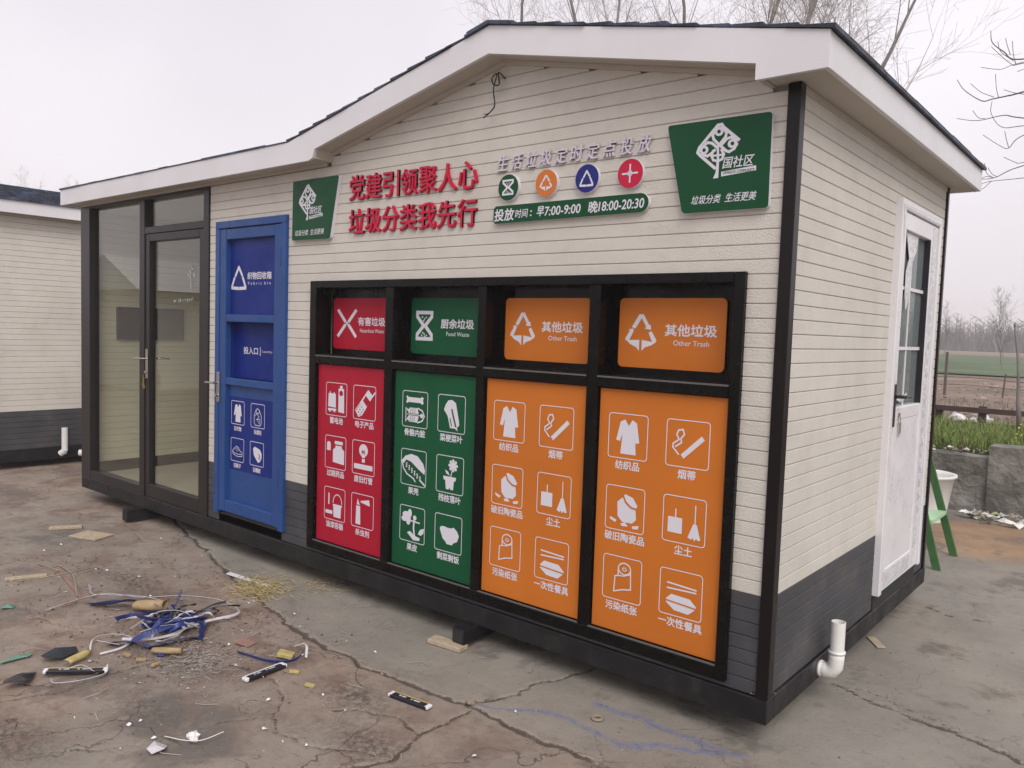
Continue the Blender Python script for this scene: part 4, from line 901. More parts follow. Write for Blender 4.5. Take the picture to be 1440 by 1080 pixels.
def lumpy(mb, x0, x1, y0, y1, z0, z1, step=.08, amp=.012, seed=1):
    "a cast wall with uneven faces"
    rs = np.random.default_rng(seed); nx_ = int((x1-x0)/step)+1; nz_ = max(int((z1-z0)/step), 2)
    X_ = np.linspace(x0, x1, nx_); Zs = np.linspace(z0, z1, nz_); vs = []; fs = []
    top = z1+np.cumsum(rs.normal(0, amp*.4, nx_))*.5; top -= (top-z1).mean()
    for j in range(nz_):
        for i in range(nx_): vs.append((X_[i], y0+rs.normal(0, amp*.5), Zs[j] if j < nz_-1 else float(top[i])))
    for i in range(nx_): vs.append((X_[i], y1, float(top[i])))
    for j in range(nz_-1):
        for i in range(nx_-1): fs.append((j*nx_+i, j*nx_+i+1, (j+1)*nx_+i+1, (j+1)*nx_+i))
    k0 = (nz_-1)*nx_; k1 = nz_*nx_
    for i in range(nx_-1): fs.append((k0+i, k0+i+1, k1+i+1, k1+i))
    fs.append(tuple(j*nx_ for j in range(nz_)) + (k1,)); fs.append(tuple((j+1)*nx_-1 for j in range(nz_))[::-1]+(k1+nx_-1,))
    mb.add(vs, fs)
o = tag(empty('low_concrete_wall'), 'low weathered grey concrete retaining wall below the grass strip', 'wall')
k = MB(); lumpy(k, -16, -.172, 5.72, 5.97, -.15, .455); tag(k.build('wall_section', CONC, o), 'lower section with crumbled rim')
k = MB(); lumpy(k, -.17, 9, 5.68, 5.97, -.15, .552, seed=4, amp=.006); tag(k.build('wall_section', CONC, o), 'slightly higher section with a straight rim')
def rubble(mb, n_, fx, fy, fz, s0, s1):
    for _ in range(n_):
        x, y, z = fx(), fy(), fz(); s_ = random.uniform(s0, s1); c0 = Vector((x, y, z)); vs = []
        for i in range(6):
            d = Vector(((1,0,0),(-1,0,0),(0,1,0),(0,-1,0),(0,0,1),(0,0,-1))[i]); d = d*s_*random.uniform(.4, 1.2); d.z *= .5
            d.rotate(Matrix.Rotation(random.uniform(0, 3), 3, 'Z')); vs.append(tuple(c0+d+Vector((random.uniform(-.3, .3)*s_, random.uniform(-.3, .3)*s_, 0))))
        mb.add(vs, [(0,2,4),(2,1,4),(1,3,4),(3,0,4),(2,0,5),(1,2,5),(3,1,5),(0,3,5)])
U = random.uniform
k = MB(); rubble(k, 500, lambda: U(-2.5, 2.5), lambda: U(5.80, 6.15), lambda: U(.45, .49), .012, .045); tag(k.build('wall_top_rubble', LITTER), 'small rubble and stones strewn along the top of the low wall', 'rubble', kind='stuff')
k = MB(); rubble(k, 420, lambda: U(-.25, 1.6), lambda: 5.38+abs(random.gauss(0, .16))*-1+.2, lambda: U(-.09, -.04), .015, .06); tag(k.build('wall_foot_rubble', LITTER), 'heap of mixed rubble at the foot of the low wall', 'rubble', kind='stuff')
for x, y, s_, lb in ((-.27, 5.40, .06, 'crumpled white scrap leftmost at the foot of the low wall'), (-.03, 5.38, .05, 'white scrap in the middle of the rubble at the wall foot'), (.13, 5.22, .08, 'large white plastic scrap in front of the wall rubble')):
    k = MB(); rubble(k, 5, lambda: x+U(-s_, s_), lambda: y+U(-.03, .03), lambda: -.05, s_*.6, s_); tag(k.build('white_scrap', PLAST), lb, 'scrap', 'white scraps at the wall')
# grass strip behind the wall
def blades(mb, n_, fx, fy, z, h0, h1, w=.006, lean=.4):
    for _ in range(n_):
        x, y = fx(), fy(); h = U(h0, h1); t = U(0, 6.28); dx, dy = math.cos(t), math.sin(t); b_ = U(.1, lean)*h; q = w*U(.6, 1.4)
        mx_, my_ = x+dx*b_*.35, y+dy*b_*.35
        mb.add([(x-dy*q, y+dx*q, z), (x+dy*q, y-dx*q, z), (mx_+dy*q*.8, my_-dx*q*.8, z+h*.6), (mx_-dy*q*.8, my_+dx*q*.8, z+h*.6), (x+dx*b_, y+dy*b_, z+h)], [(0,1,2,3),(3,2,4)])
k = MB(); blades(k, 34000, lambda: U(-3.0, 1.2), lambda: 5.98+abs(random.gauss(0, 1))*1.15, .42, .04, .17, .004, .8); blades(k, 5000, lambda: U(-2.6, 1.0), lambda: U(6.1, 8.8), .42, .08, .21, .004, 1.1)
tag(k.build('grass_strip', GRASS), 'lush green grass growing behind the low wall', 'grass', kind='stuff')
o = tag(empty('flowering_weed'), 'leafy weed with small yellow flowers at the far right above the wall', 'plant')
k = MB(); k2 = MB()
for i in range(12):
    x, y, h = .06+U(-.10, .12), 6.25+U(-.1, .2), U(.18, .34); e_ = (x+U(-.12, .12), y+U(-.08, .08), .42+h); k.tube([(x, y, .42), ((x+e_[0])/2, y, .42+h*.6), e_], [.003, .002, .001], 4)
    for j in range(3):
        q = Vector(e_)+Vector((U(-.03, .03), U(-.02, .02), U(-.03, .02))); d_ = .009; k2.add([tuple(q+Vector(v)*d_) for v in ((1,0,0),(-1,0,0),(0,1,0),(0,-1,0),(0,0,1),(0,0,-1))], [(0,2,4),(2,1,4),(1,3,4),(3,0,4),(2,0,5),(1,2,5),(3,1,5),(0,3,5)])
k.build('stem', GRASS, o); k2.build('flowers', FLOW, o)
# fence of rusty rails
o = tag(empty('rail_fence'), 'low rusty brown two rail fence beyond the grass strip', 'fence')
YFN = 9.0
k = MB(); k.box(-9, 5, YFN, YFN+.05, .610, .680, .004); k.build('top_rail', RUST, o)
k = MB(); k.box(-9, 5, YFN, YFN+.04, .465, .485, .003); k.build('lower_rail', RUST, o)
for i, x in enumerate((-7.5, -6.1, -4.7, -3.3, -1.30, -.79, .35, 1.7, 3.1)):
    k = MB(); k.box(x-.045, x+.045, YFN+.052, YFN+.12, .40, .70 if i % 2 else .66, .004); k.build('fence_post', RUST, o)
k = MB(); k.tube([(-.353, 8, 1.724), (-.335, 8.0, 1.60), (-.305, 8.01, 1.42), (-.285, 8, 1.229), (-.272, 8, 1.05), (-.262, 8, .85), (-.22, 8, .40)], [.009, .012, .014, .016, .019, .023, .032], 8)
k.tube([(-.353, 8, 1.724), (-.36, 8, 1.76), (-.335, 8, 1.77)], [.012, .010, .004], 5)
tag(k.build('crooked_pole', BARK, None, True), 'crooked thin dark wooden pole standing before the rail fence', 'pole')
k = MB(); k.box(-2.65, -2.60, 16, 16.05, .40, 1.334, .004); tag(k.build('thin_post', TWIGD), 'thin straight post alone on the bare soil near the cabin edge', 'post')
k = MB(); k.box(.0, .16, 6.9, 7.06, .40, .90, .01); tag(k.build('concrete_post', CONCL), 'short pale concrete post at the right edge beside the yellow flowers', 'post')
o = tag(empty('wire_fence'), 'faint sagging wire fence line across the bare soil', 'fence')
for j, z in enumerate((.62, .78)):
    k = MB(); k.tube([(x, 16.3, z+.03*math.sin(x*2.1)) for x in np.linspace(-9, 3, 40)], .007, 4); k.build('wire', TWIGD, o)
for x in (-7.2, -5.1, -3.5, -1.6, -.1): k = MB(); k.tube([(x, 16.3, .4), (x+.03, 16.3, .92)], .018, 5); k.build('stake', TWIGD, o)
k = MB()
def crumple(mb, c0, r_, n_=26, flat=.5):
    import itertools
    vs = []; fs = []; nu, nv = 9, 5
    for j in range(nv):
        for i in range(nu):
            t = 6.2832*i/nu; ph = math.pi*(j+.5)/nv-math.pi/2; q = r_*U(.55, 1.2); vs.append((c0[0]+q*math.cos(t)*math.cos(ph), c0[1]+q*math.sin(t)*math.cos(ph)*.7, c0[2]+q*math.sin(ph)*flat+r_*flat*.7))
    for j in range(nv-1):
        for i in range(nu): fs.append((j*nu+i, j*nu+(i+1) % nu, (j+1)*nu+(i+1) % nu, (j+1)*nu+i))
    fs += [tuple(range(nu-1, -1, -1)), tuple(range((nv-1)*nu, nv*nu))]; mb.add(vs, fs)
for x, y, r_, lb in ((-1.12, 9.3, .14, 'crumpled white plastic sheet behind the fence, nearest the cabin'), (-.93, 9.4, .09, 'small white plastic scrap in the middle behind the rail fence'), (-.78, 9.25, .12, 'white plastic bag heap behind the fence beside its middle post')):
    k = MB(); crumple(k, (x, y, .42), r_, flat=.7); tag(k.build('plastic_sheet', PLAST), lb, 'plastic sheet', 'white plastic beyond the fence')
k = MB(); rubble(k, 700, lambda: U(-9, 3), lambda: U(10, 24), lambda: .425, .02, .08); blades(k, 2500, lambda: U(-8, 3), lambda: U(9.3, 15), .42, .03, .12, .004); tag(k.build('field_stubble', CHIPS), 'dry stubble and clods scattered over the bare soil', 'stubble', kind='stuff')

# ------------------------------------------------------------------ trees
def bare_tree(base, H, seed, r0=.11, lean=(0, 0), spread=.45, m=TWIG, bm=BARK, depth=4, droop=0, first=.25, nb_=16, name='bare_tree', sides=4, upw=.55):
    rs = random.Random(seed); root = empty(name, base); tr = MB(); br = MB()
    def limb(mb, p, d, L, r_, dep, seg=5):
        pts = [p.copy()]; rad = [r_]; q = p.copy(); dd = d.copy(); mids = []
        for i in range(seg):
            dd = (dd+Vector((rs.gauss(0, .10), rs.gauss(0, .10), rs.gauss(0, .06)+(upw*.12 if dep < 3 else 0)-droop*.1*dep))).normalized(); q = q+dd*L/seg; pts.append(q.copy()); rad.append(max(r_*(1-(i+1)/seg*.82), .0022)); mids.append((q.copy(), dd.copy(), rad[-1], (i+1)/seg))
        mb.tube(pts, rad, sides+2 if dep == 0 else (sides if dep < 3 else 3), cap=False)
        return mids
    def grow(p, d, L, r_, dep):
        mids = limb(br, p, d, L, r_, dep)
        if dep >= depth: return
        n_ = {1: 6, 2: 5, 3: 4}.get(dep, 3)
        for i in range(n_):
            q, dd, rr, t = mids[rs.randint(max(0, 0 if dep > 1 else 1), len(mids)-1)]
            a = dd.orthogonal().normalized(); a.rotate(Matrix.Rotation(rs.uniform(0, 6.28), 3, dd)); nd = (dd+a*rs.uniform(.45, 1.0)).normalized()
            grow(q, nd, L*rs.uniform(.35, .62), rr*.55+.001, dep+1)
    d0 = Vector((lean[0], lean[1], 1)).normalized(); mids = limb(tr, Vector((0, 0, 0)), d0, H, r0, 0, 9)
    for i in range(nb_):
        t = first+(1-first)*i/nb_; j = min(int(t*9), 8); q, dd, rr, _ = mids[j]; q = q-dd*rs.uniform(0, H/9)
        t_ = rs.uniform(0, 6.28); out_ = Vector((math.cos(t_), math.sin(t_), 0)); nd = (Vector((0, 0, upw+.3))+out_*spread*rs.uniform(.7, 1.6)).normalized()
        grow(q, nd, H*(.42-.25*t)*rs.uniform(.8, 1.3), rr*.42+.002, 1)
    tr.build('trunk', bm, root, True); br.build('branches', m, root)
    return root
CAM = Vector((1.126, -2.967, 0))
def at(dx, dy, dist): return (CAM.x+dx*dist, CAM.y+dy*dist, .40)
specs = [((-.612,.791), 19, 9.3, 'slender bare tree leftmost behind the gable roof'),
 ((-.575,.818), 24, 12.0, 'faint slim bare tree second from left behind the roof'),
 ((-.532,.846), 18, 9.8, 'bare tree with twin upright stems behind the roof left of centre'),
 ((-.500,.866), 22, 11.8, 'pale trunked bare tree near the middle behind the roof'),
 ((-.455,.890), 21, 10.6, 'spreading bare tree behind the middle of the roof'),
 ((-.405,.914), 18, 10.6, 'dark upright bare tree right of the middle behind the roof'),
 ((-.375,.927), 26, 13.5, 'distant bare tree between two darker ones behind the roof'),
 ((-.345,.938), 17, 10.2, 'pale thick trunked bare tree behind the roof corner'),
 ((-.318,.948), 18, 9.4, 'wide spreading bare tree rightmost behind the roof corner')]
for i, (d, dist, H, lb) in enumerate(specs):
    tag(bare_tree(at(*d, dist), H, 20+i, r0=.10+.03*(i % 3 == 1), lean=(U(-.05, .05), U(-.05, .05)), spread=.36, m=TWIG, nb_=9+(i % 3)), lb, 'tree', 'bare trees behind the cabin')
# drooping boughs that reach in from a tree beyond the right edge
o = tag(empty('roadside_tree', (0, 0, 0)), 'bare tree at the right edge whose thin curved boughs reach into view', 'tree')
k = MB(); trunkp = [(2.3, 8.3, .4), (2.32, 8.3, 2), (2.25, 8.2, 3.6), (2.35, 8.3, 5.2), (2.3, 8.3, 7.5)]; k.tube(trunkp, [.16, .14, .11, .08, .03], 10); k.build('trunk', BARK, o, True)
bl = [([(-1.154,4.707),(-1.052,4.549),(-.833,4.354),(-.717,4.341),(-.562,4.343),(-.431,4.361),(.3,4.6),(1.2,4.5),(2.25,3.9)], .017), ([(-.716,4.317),(-.716,4.178),(-.6,4.005),(-.407,3.989),(.2,4.1),(.6,4.45)], .009),
 ([(-1.124,4.236),(-.864,4.135),(-.583,4.13),(-.413,4.081),(.3,4.0),(1.2,3.9),(2.2,3.4)], .014), ([(-.789,3.95),(-.595,3.788),(-.507,3.754),(-.399,3.872),(0,4.05),(.3,4.0)], .010),
 ([(-.793,3.44),(-.625,3.434),(-.378,3.538),(.3,3.75),(1.2,3.6),(2.2,3.1)], .014), ([(-.806,3.36),(-.692,3.396),(-.369,3.405),(.2,3.5),(.5,3.7)], .009), ([(-.786,5.136),(-.759,4.993),(-.629,4.851),(-.455,4.732),(.2,4.9),(1.3,5.2),(2.3,4.6)], .017),
 ([(-.765,4.945),(-.551,4.701),(-.452,4.683),(0,4.8),(.2,4.9)], .010), ([(-.867,4.747),(-.651,4.66),(-.516,4.685),(-.2,4.75),(0,4.8)], .008), ([(-.552,3.655),(-.428,3.583),(-.38,3.578),(0,3.65),(.3,3.75)], .008),
 ([(-.98,4.60),(-.85,4.46),(-.70,4.36)], .006), ([(-.70,4.62),(-.68,4.46),(-.65,4.345)], .006), ([(-.60,4.42),(-.5,4.37),(-.40,4.34)], .006), ([(-.93,4.27),(-.86,4.17),(-.78,4.135)], .005), ([(-.56,3.95),(-.54,3.86),(-.51,3.76)], .006), ([(-.62,5.0),(-.60,4.92),(-.56,4.80)], .006), ([(-.55,4.95),(-.53,4.80),(-.50,4.69)], .006), ([(-.75,3.62),(-.72,3.50),(-.64,3.43)], .005), ([(-.84,3.30),(-.74,3.33),(-.66,3.40)], .005), ([(-.71,3.56),(-.66,3.48),(-.60,3.44)], .004), ([(-.80,3.42),(-.73,3.46),(-.64,3.435)], .004),
 ([(-.70,4.98),(-.66,4.86),(-.52,4.72)], .005), ([(-.48,4.60),(-.42,4.62),(-.35,4.66)], .008), ([(-1.0,4.30),(-.95,4.22),(-.88,4.14)], .0)]
k = MB()
for pts, r_ in bl:
    if r_ <= 0: continue
    P_ = smooth([Vector((a, 8.0+.25*math.sin(3*a), b)) for a, b in pts], 5); n_ = len(P_); k.tube([tuple(q) for q in P_], [max(.0034, .75*r_*(.28+.72*i/n_)) for i in range(n_)], 5)
rs = random.Random(5)
for _ in range(60):
    x, z = rs.uniform(-.2, 2.3), rs.uniform(4.2, 7.2); d = Vector((rs.uniform(-1, 1), rs.uniform(-1, 1), rs.uniform(0, 1))).normalized(); P_ = [Vector((2.3, 8.3, z))+d*t*1.6+Vector((0, 0, -.3*t*t)) for t in (0, .3, .6, 1)]; k.tube([tuple(q) for q in P_], [.02, .014, .009, .004], 4)
k.build('boughs', TWIGD, o)
# left: tips of tall thin trees above the neighbouring roof, and distant saplings at right
for d, dist, H, lb in (((-.943,.332), 48, 6.8, 'thin distant tree, left of a close pair above the blue grey roof'), ((-.939,.343), 50, 7.2, 'thin distant tree, right of a close pair above the blue grey roof'), ((-.925,.38), 60, 8.0, 'very faint thin tree tip between the two cabin roofs'), ((-.142,.99), 42, 3.1, 'slim leafless sapling far off over the field at right'), ((-.197,.980), 70, 3.4, 'small faint sapling on the far field near the cabin edge')):
    tag(bare_tree(at(*d, dist), H, int(dist*7+H), r0=.09 if H > 5 else .035, spread=.30, m=TWIGD, nb_=16, depth=3, first=.2, sides=3, name='distant_tree'), lb, 'tree', 'thin distant trees')
k = MB(); rs = random.Random(11)
for i in range(9000):
    x = rs.uniform(-260, 60); y = rs.uniform(149, 165); h = rs.uniform(2, 4.6); w = rs.uniform(.10, .22)
    k.add([(x-w, y, .4), (x+w, y, .4), (x, y+w, .4), (x+rs.gauss(0, .8), y+rs.gauss(0, .5), .4+h)], [(0,1,3),(1,2,3),(2,0,3)])
for i in range(5200):
    x = rs.uniform(-260, 60); y = rs.uniform(150, 215); h = rs.uniform(4, 8.5)*(1+.35*math.sin(x*.05)+.2*math.sin(x*.17)); w = rs.uniform(.05, .11)
    k.add([(x-w, y, .4), (x+w, y, .4), (x, y+w, .4), (x+rs.gauss(0, .5), y+rs.gauss(0, .5), .4+h)], [(0,1,3),(1,2,3),(2,0,3)])
    for _ in range(5):
        t = rs.uniform(.2, .9); a = rs.uniform(0, 6.28); L = rs.uniform(.6, 2.0); z0 = .4+h*t; w2 = .05
        k.add([(x-w2, y, z0), (x+w2, y, z0), (x, y+w2, z0+.1), (x+L*math.cos(a), y+L*math.sin(a), z0+L*.7)], [(0,1,3),(1,2,3),(2,0,3)])
tag(k.build('far_woodland', WOODY), 'hazy leafless wood along the far edge of the fields', 'woodland', kind='stuff')

# ------------------------------------------------------------------ litter on the yard
def gp(x, y, dz=.003): return (x, y, gz(x, y)+dz)
def ribs(m, name, paths, w, label, cat, tilt=0, lift=.01, group=None):
    k = MB()
    for pth in paths: k.ribbon([(p_[0], p_[1], gz(p_[0], p_[1])+(p_[2] if len(p_) > 2 else lift)) for p_ in pth], w, tilt)
    return tag(k.build(name, m), label, cat, group)
def curls(m, name, n_, w, sd, label, cx, cy, sx, sy, group):
    r_ = random.Random(sd); paths = []
    for _ in range(n_):
        x, y = cx+r_.gauss(0, sx), cy+r_.gauss(0, sy); t0 = r_.uniform(0, 6.28); q = r_.uniform(.03, .13); e = r_.uniform(.3, .9); a = r_.uniform(0, 3.14); pth = []
        for i in range(r_.randint(4, 8)):
            t = t0+i*.75; u_, v_ = q*math.cos(t), q*e*math.sin(t); pth.append((x+u_*math.cos(a)-v_*math.sin(a), y+u_*math.sin(a)+v_*math.cos(a), max(.006, .03+.035*math.sin(t*1.3+a)))); q *= 1.07
        paths.append(pth)
    return ribs(m, name, paths, w, label, 'strap', tilt=lambda t: 1.2*math.sin(6*t+sd), group=group)
GS = 'plastic packing straps in the litter pile'
ribs(PLASG, 'packing_strap', [[(-3.474,-1.29),(-3.5,-1.1,.02),(-3.45,-.97,.03),(-3.30,-.86,.02),(-3.15,-.72,.03),(-2.98,-.64,.04),(-2.85,-.60,.04),(-2.72,-.60,.03),(-2.66,-.66,.03),(-2.68,-.80,.03),(-2.68,-.92,.025),(-2.66,-1.02,.02),(-2.70,-1.13,.02),(-2.78,-1.2,.02)]], .014, 'long white strap looping round the litter pile', 'strap', tilt=.7, group=GS)
ribs(PLASG, 'packing_strap', [[(-3.75,-.95),(-3.55,-1.02,.02),(-3.42,-1.0,.04),(-3.22,-.88,.05),(-3.08,-.84,.05)], [(-2.86,-1.12,.03),(-2.90,-.98,.06),(-2.85,-.90,.07),(-2.78,-.86,.06),(-2.70,-.87,.04),(-2.66,-.95,.03)], [(-2.80,-1.10,.02),(-2.76,-1.02,.04),(-2.70,-.95,.05),(-2.72,-.88,.05)]], .016, 'tangle of short grey straps in the middle of the pile', 'strap', tilt=.5, group=GS)
ribs(BLUES, 'packing_strap', [[(-3.42,-1.09),(-3.30,-1.03,.03),(-3.22,-.96,.05),(-3.10,-.92,.06)], [(-3.40,-1.05),(-3.30,-.98,.03),(-3.20,-.93,.04)]], .045, 'wide blue strap at the upper left of the litter pile', 'strap', tilt=.5, group=GS)
ribs(BLUES, 'packing_strap', [[(-2.80,-.98,.02),(-2.92,-.86,.06),(-3.02,-.78,.07),(-3.08,-.74,.08)], [(-2.86,-1.06,.02),(-2.78,-.98,.05),(-2.72,-.90,.05),(-2.66,-.84,.03)], [(-2.58,-.90,.01),(-2.70,-.82,.04),(-2.82,-.74,.04)], [(-2.70,-.80,.02),(-2.62,-.86,.04),(-2.52,-.93,.01)], [(-2.86,-.96,.04),(-2.78,-.90,.05),(-2.76,-.82,.05)]], .028, 'crumpled blue straps crossing in the middle of the pile', 'strap', tilt=.9, group=GS)
ribs(BLUES, 'packing_strap', [[(-2.80,-1.26),(-2.72,-1.22,.03),(-2.66,-1.17,.03),(-2.60,-1.14,.01)], [(-2.62,-1.16),(-2.58,-1.02,.02),(-2.56,-.92,.01)]], .05, 'short blue strap at the lower left of the pile', 'strap', tilt=.4, group=GS)
curls(BLUES, 'strap_tangle', 11, .026, 3, 'knotted dark blue strap tangle filling the ring of white strap', -2.78, -.93, .09, .07, GS)
curls(PLASG, 'strap_tangle', 12, .012, 5, 'thin pale strap tangle over the blue straps', -2.80, -.94, .10, .08, GS)
curls(BLKP, 'strap_tangle', 9, .012, 8, 'thin black strap tangle beside the cardboard sleeve', -2.86, -.85, .09, .06, GS)
k = MB(); crumple(k, (-2.50,-1.145, gz(-2.5,-1.145)), .035, flat=.4); tag(k.build('blue_scrap', BLUES), 'small crumpled blue plastic scrap below the strap pile', 'scrap')
def roll(c0, c1, r_, m, label, arc=5.0, name='cardboard_tube'):
    k = MB(); a, b = Vector(c0), Vector(c1); d = (b-a).normalized(); s_ = d.cross(Vector((0, 0, 1))).normalized(); u_ = s_.cross(d); n_ = 18; L = 6; vs = []
    for j in range(L+1):
        p_ = a.lerp(b, j/L)
        for i in range(n_+1):
            t = arc*i/n_+4.9; q = r_*(1+.1*math.sin(3*t+j)); vs.append(tuple(p_+s_*q*math.cos(t)+u_*(q*math.sin(t)*.8)))
    m0 = len(vs); vs += [tuple(Vector(a.lerp(b, j/L))+(Vector(vs[j*(n_+1)+i])-a.lerp(b, j/L))*.93) for j in range(L+1) for i in range(n_+1)]
    fs = []
    for j in range(L):
        for i in range(n_): q = j*(n_+1)+i; fs += [(q, q+1, q+n_+2, q+n_+1), (m0+q+n_+1, m0+q+n_+2, m0+q+1, m0+q)]
    for i in range(n_): fs += [(i, m0+i, m0+i+1, i+1), (L*(n_+1)+i, L*(n_+1)+i+1, m0+L*(n_+1)+i+1, m0+L*(n_+1)+i)]
    for j in range(L): q = j*(n_+1); fs += [(q, q+n_+1, m0+q+n_+1, m0+q), (q+n_, m0+q+n_, m0+q+2*n_+1, q+2*n_+1)]
    k.add(vs, fs); return tag(k.build(name, m, None, True), label, 'cardboard')
roll((-3.13,-.97, -.062), (-3.00,-.87, -.050), .034, CARD, 'curled tan cardboard sleeve on top of the strap pile', arc=5.9)
roll((-2.53,-1.17, -.08), (-2.42,-1.08, -.075), .017, CARD, 'small rolled tan cardboard strip below the strap pile')
roll((-2.67,-1.50, -.082), (-2.72,-1.385, -.078), .020, YELL, 'yellow curled plastic cover at left of the pile', arc=4.0, name='yellow_cover')
ribs(PLASG, 'clear_strap_loop', [[(-2.74,-1.37,.01),(-2.86,-1.30,.03),(-2.87,-1.20,.02),(-2.76,-1.16,.02),(-2.68,-1.24,.02),(-2.70,-1.34,.01)], [(-2.82,-1.30,.03),(-2.72,-1.24,.02)]], .010, 'clear plastic frame loop beside the yellow cover', 'strap loop', tilt=.6)
ribs(PLASG, 'clear_strap_loop', [[(-2.57,-1.60,.01),(-2.50,-1.61,.02),(-2.44,-1.52,.02),(-2.46,-1.42,.02),(-2.53,-1.38,.02)], [(-2.60,-1.54,.02),(-2.58,-1.47,.03),(-2.50,-1.45,.02)]], .012, 'white plastic loop below the striped box, lower left', 'strap loop', tilt=.7)
def slab(name, m, c, L, w, h, ang, label, cat, m2=None, tilt=0, group=None, z=None):
    o = tag(empty(name), label, cat, group); o.location = (c[0], c[1], (gz(*c) if z is None else z)+.002+abs(math.sin(tilt))*L/2); o.rotation_euler = (0, tilt, ang)
    k = MB(); k.box(-L/2, L/2, -w/2, w/2, 0, h, min(h, w)*.12); k.build('body', m, o)
    if m2:
        k = MB(); k.box(-L/2+.004, L/2-.004, w/2-.007, w/2-.001, h*.2, h+.0015); k.build('edge_stripe', m2[0], o)
        for s_ in (-1, 1):
            k = MB(); k.box(s_*L/2-.012, s_*L/2+.008, -w/2+.001, w/2-.001, .002, h+.001, .003); k.build('end_cap', m2[1], o)
        k = MB()
        for x, q in ((-.30, .05), (-.22, .10), (.02, .04), (.10, .16)): k.box(x*L, (x+q)*L, -.003, .005, h, h+.0012)
        k.build('print_mark', PLASG, o)
    return o
GB = 'striped blade packets on the ground'
slab('blade_packet', BLKP, (-2.565,-1.50), .24, .036, .016, .95, 'black packet with yellow edge lying above the white loop, lower left', 'packet', (YELL, PLAST), .06, GB)
slab('blade_packet', BLKP, (-1.965,-.925), .20, .040, .016, 1.62, 'black packet beside the blue strap curve, right of the pile', 'packet', (PLAST, PLAST), 0, GB)
slab('blade_packet', BLKP, (-1.285,-.665), .20, .038, .014, .12, 'black and yellow packet lying alone near the joint in the concrete', 'packet', (YELL, PLAST), 0, GB)
slab('plastic_ruler', PLAST, (-3.20,-.237), .40, .035, .006, .09, 'white slotted strip lying beside the straw', 'strip')
slab('plywood_scrap', WOODL, (-4.87,-.475), .25, .17, .012, .35, 'square pale plywood scrap between debris and cabin', 'wood scrap', None)
slab('wood_stick', WOODL, (-5.20,-.52), .22, .05, .02, 1.05, 'short pale wooden stick beside the plywood scrap', 'stick')
slab('wood_lath', WOODL, (-4.16,-1.15), .22, .05, .012, 1.2, 'pale broken lath near the left edge', 'lath')
slab('wood_lath', PINKW, (-3.86,-1.02), .62, .018, .012, -.18, 'long pinkish lath lying left of the strap pile', 'lath')
slab('support_wood', WOODL, (-1.60,-.115), .21, .07, .024, .10, 'wooden packing block under the steel foot of the cabin', 'wood block')
slab('broken_tile', WOODL, (.0,1.50), .15, .045, .006, 2.2, 'cream tile splinter on the concrete beside the right wall', 'splinter')
ribs(WOODL, 'dry_stick', [[(-4.25,-.92,.01),(-4.0,-.95,.02),(-3.75,-1.03,.03),(-3.60,-1.08,.01)]], .012, 'thin dry stick above the pinkish lath', 'stick', tilt=.8)
ribs(WOODL, 'dry_stick', [[(-4.1,-1.22,.01),(-4.0,-1.0,.03),(-4.05,-.8,.02)], [(-4.4,-1.0,.01),(-4.1,-.98,.02)]], .010, 'forked thin dry stick left of the pinkish lath', 'stick', tilt=.8)
ribs(BLUES, 'blue_strap_curve', [[(-2.26,-.885,.01),(-2.17,-.885,.02),(-2.05,-.86,.02),(-1.98,-.81,.02),(-1.97,-.75,.02),(-2.02,-.68,.02)]], .016, 'curved blue strap lying alone right of the pile', 'strap', tilt=1.2)
slab('yellow_tag', YELL, (-2.05,-.76), .075, .055, .02, .7, 'small yellow tag inside the blue strap curve', 'tag', None, .2)
slab('pink_chip', PINKW, (-2.33,-.80), .09, .06, .008, .3, 'pinkish tile chip between the pile and the blue curve', 'chip', None, .1)
ribs(PLAST, 'white_strip', [[(-2.12,-.66,.01),(-2.04,-.65,.04),(-1.97,-.70,.01)]], .012, 'short bent white strip above the blue strap curve', 'strip', tilt=.6)
def leafscrap(name, pts, m, label, cat, lift=.012):
    k = MB(); cx = sum(p_[0] for p_ in pts)/len(pts); cy = sum(p_[1] for p_ in pts)/len(pts); n_ = len(pts)
    vs = [(a, b, gz(a, b)+.003+lift*random.random()*2) for a, b in pts]+[(cx, cy, gz(cx, cy)+lift*2)]; vs += [(a, b, c_-.002) for a, b, c_ in vs]; m0 = n_+1
    k.add(vs, [(i, (i+1) % n_, n_) for i in range(n_)]+[(m0+(i+1) % n_, m0+i, m0+n_) for i in range(n_)]+[(i, m0+i, m0+(i+1) % n_, (i+1) % n_) for i in range(n_)])
    return tag(k.build(name, m), label, cat)
leafscrap('black_scrap', [(-2.60,-1.78),(-2.56,-1.70),(-2.62,-1.66),(-2.68,-1.62),(-2.70,-1.67),(-2.66,-1.71),(-2.64,-1.76)], BLKP, 'torn black plastic scrap at the lower left', 'scrap', .02)
leafscrap('green_wrapper', [(-2.90,-1.70),(-2.905,-1.63),(-2.90,-1.57),(-2.925,-1.55),(-2.95,-1.60),(-2.93,-1.68)], CYANP, 'pale green plastic wrapper at the left edge, lower one', 'wrapper')
leafscrap('green_wrapper', [(-3.66,-1.45),(-3.65,-1.39),(-3.68,-1.37),(-3.71,-1.42)], CYANP, 'small green plastic wrapper at the left edge, upper one', 'wrapper')
leafscrap('dark_tool_bag', [(-2.78,-1.55),(-2.75,-1.48),(-2.79,-1.40),(-2.84,-1.39),(-2.85,-1.48),(-2.83,-1.55)], mat('dark blue fabric', (.015,.022,.03), .7), 'dark blue fabric scrap behind the yellow cover', 'scrap', .02)
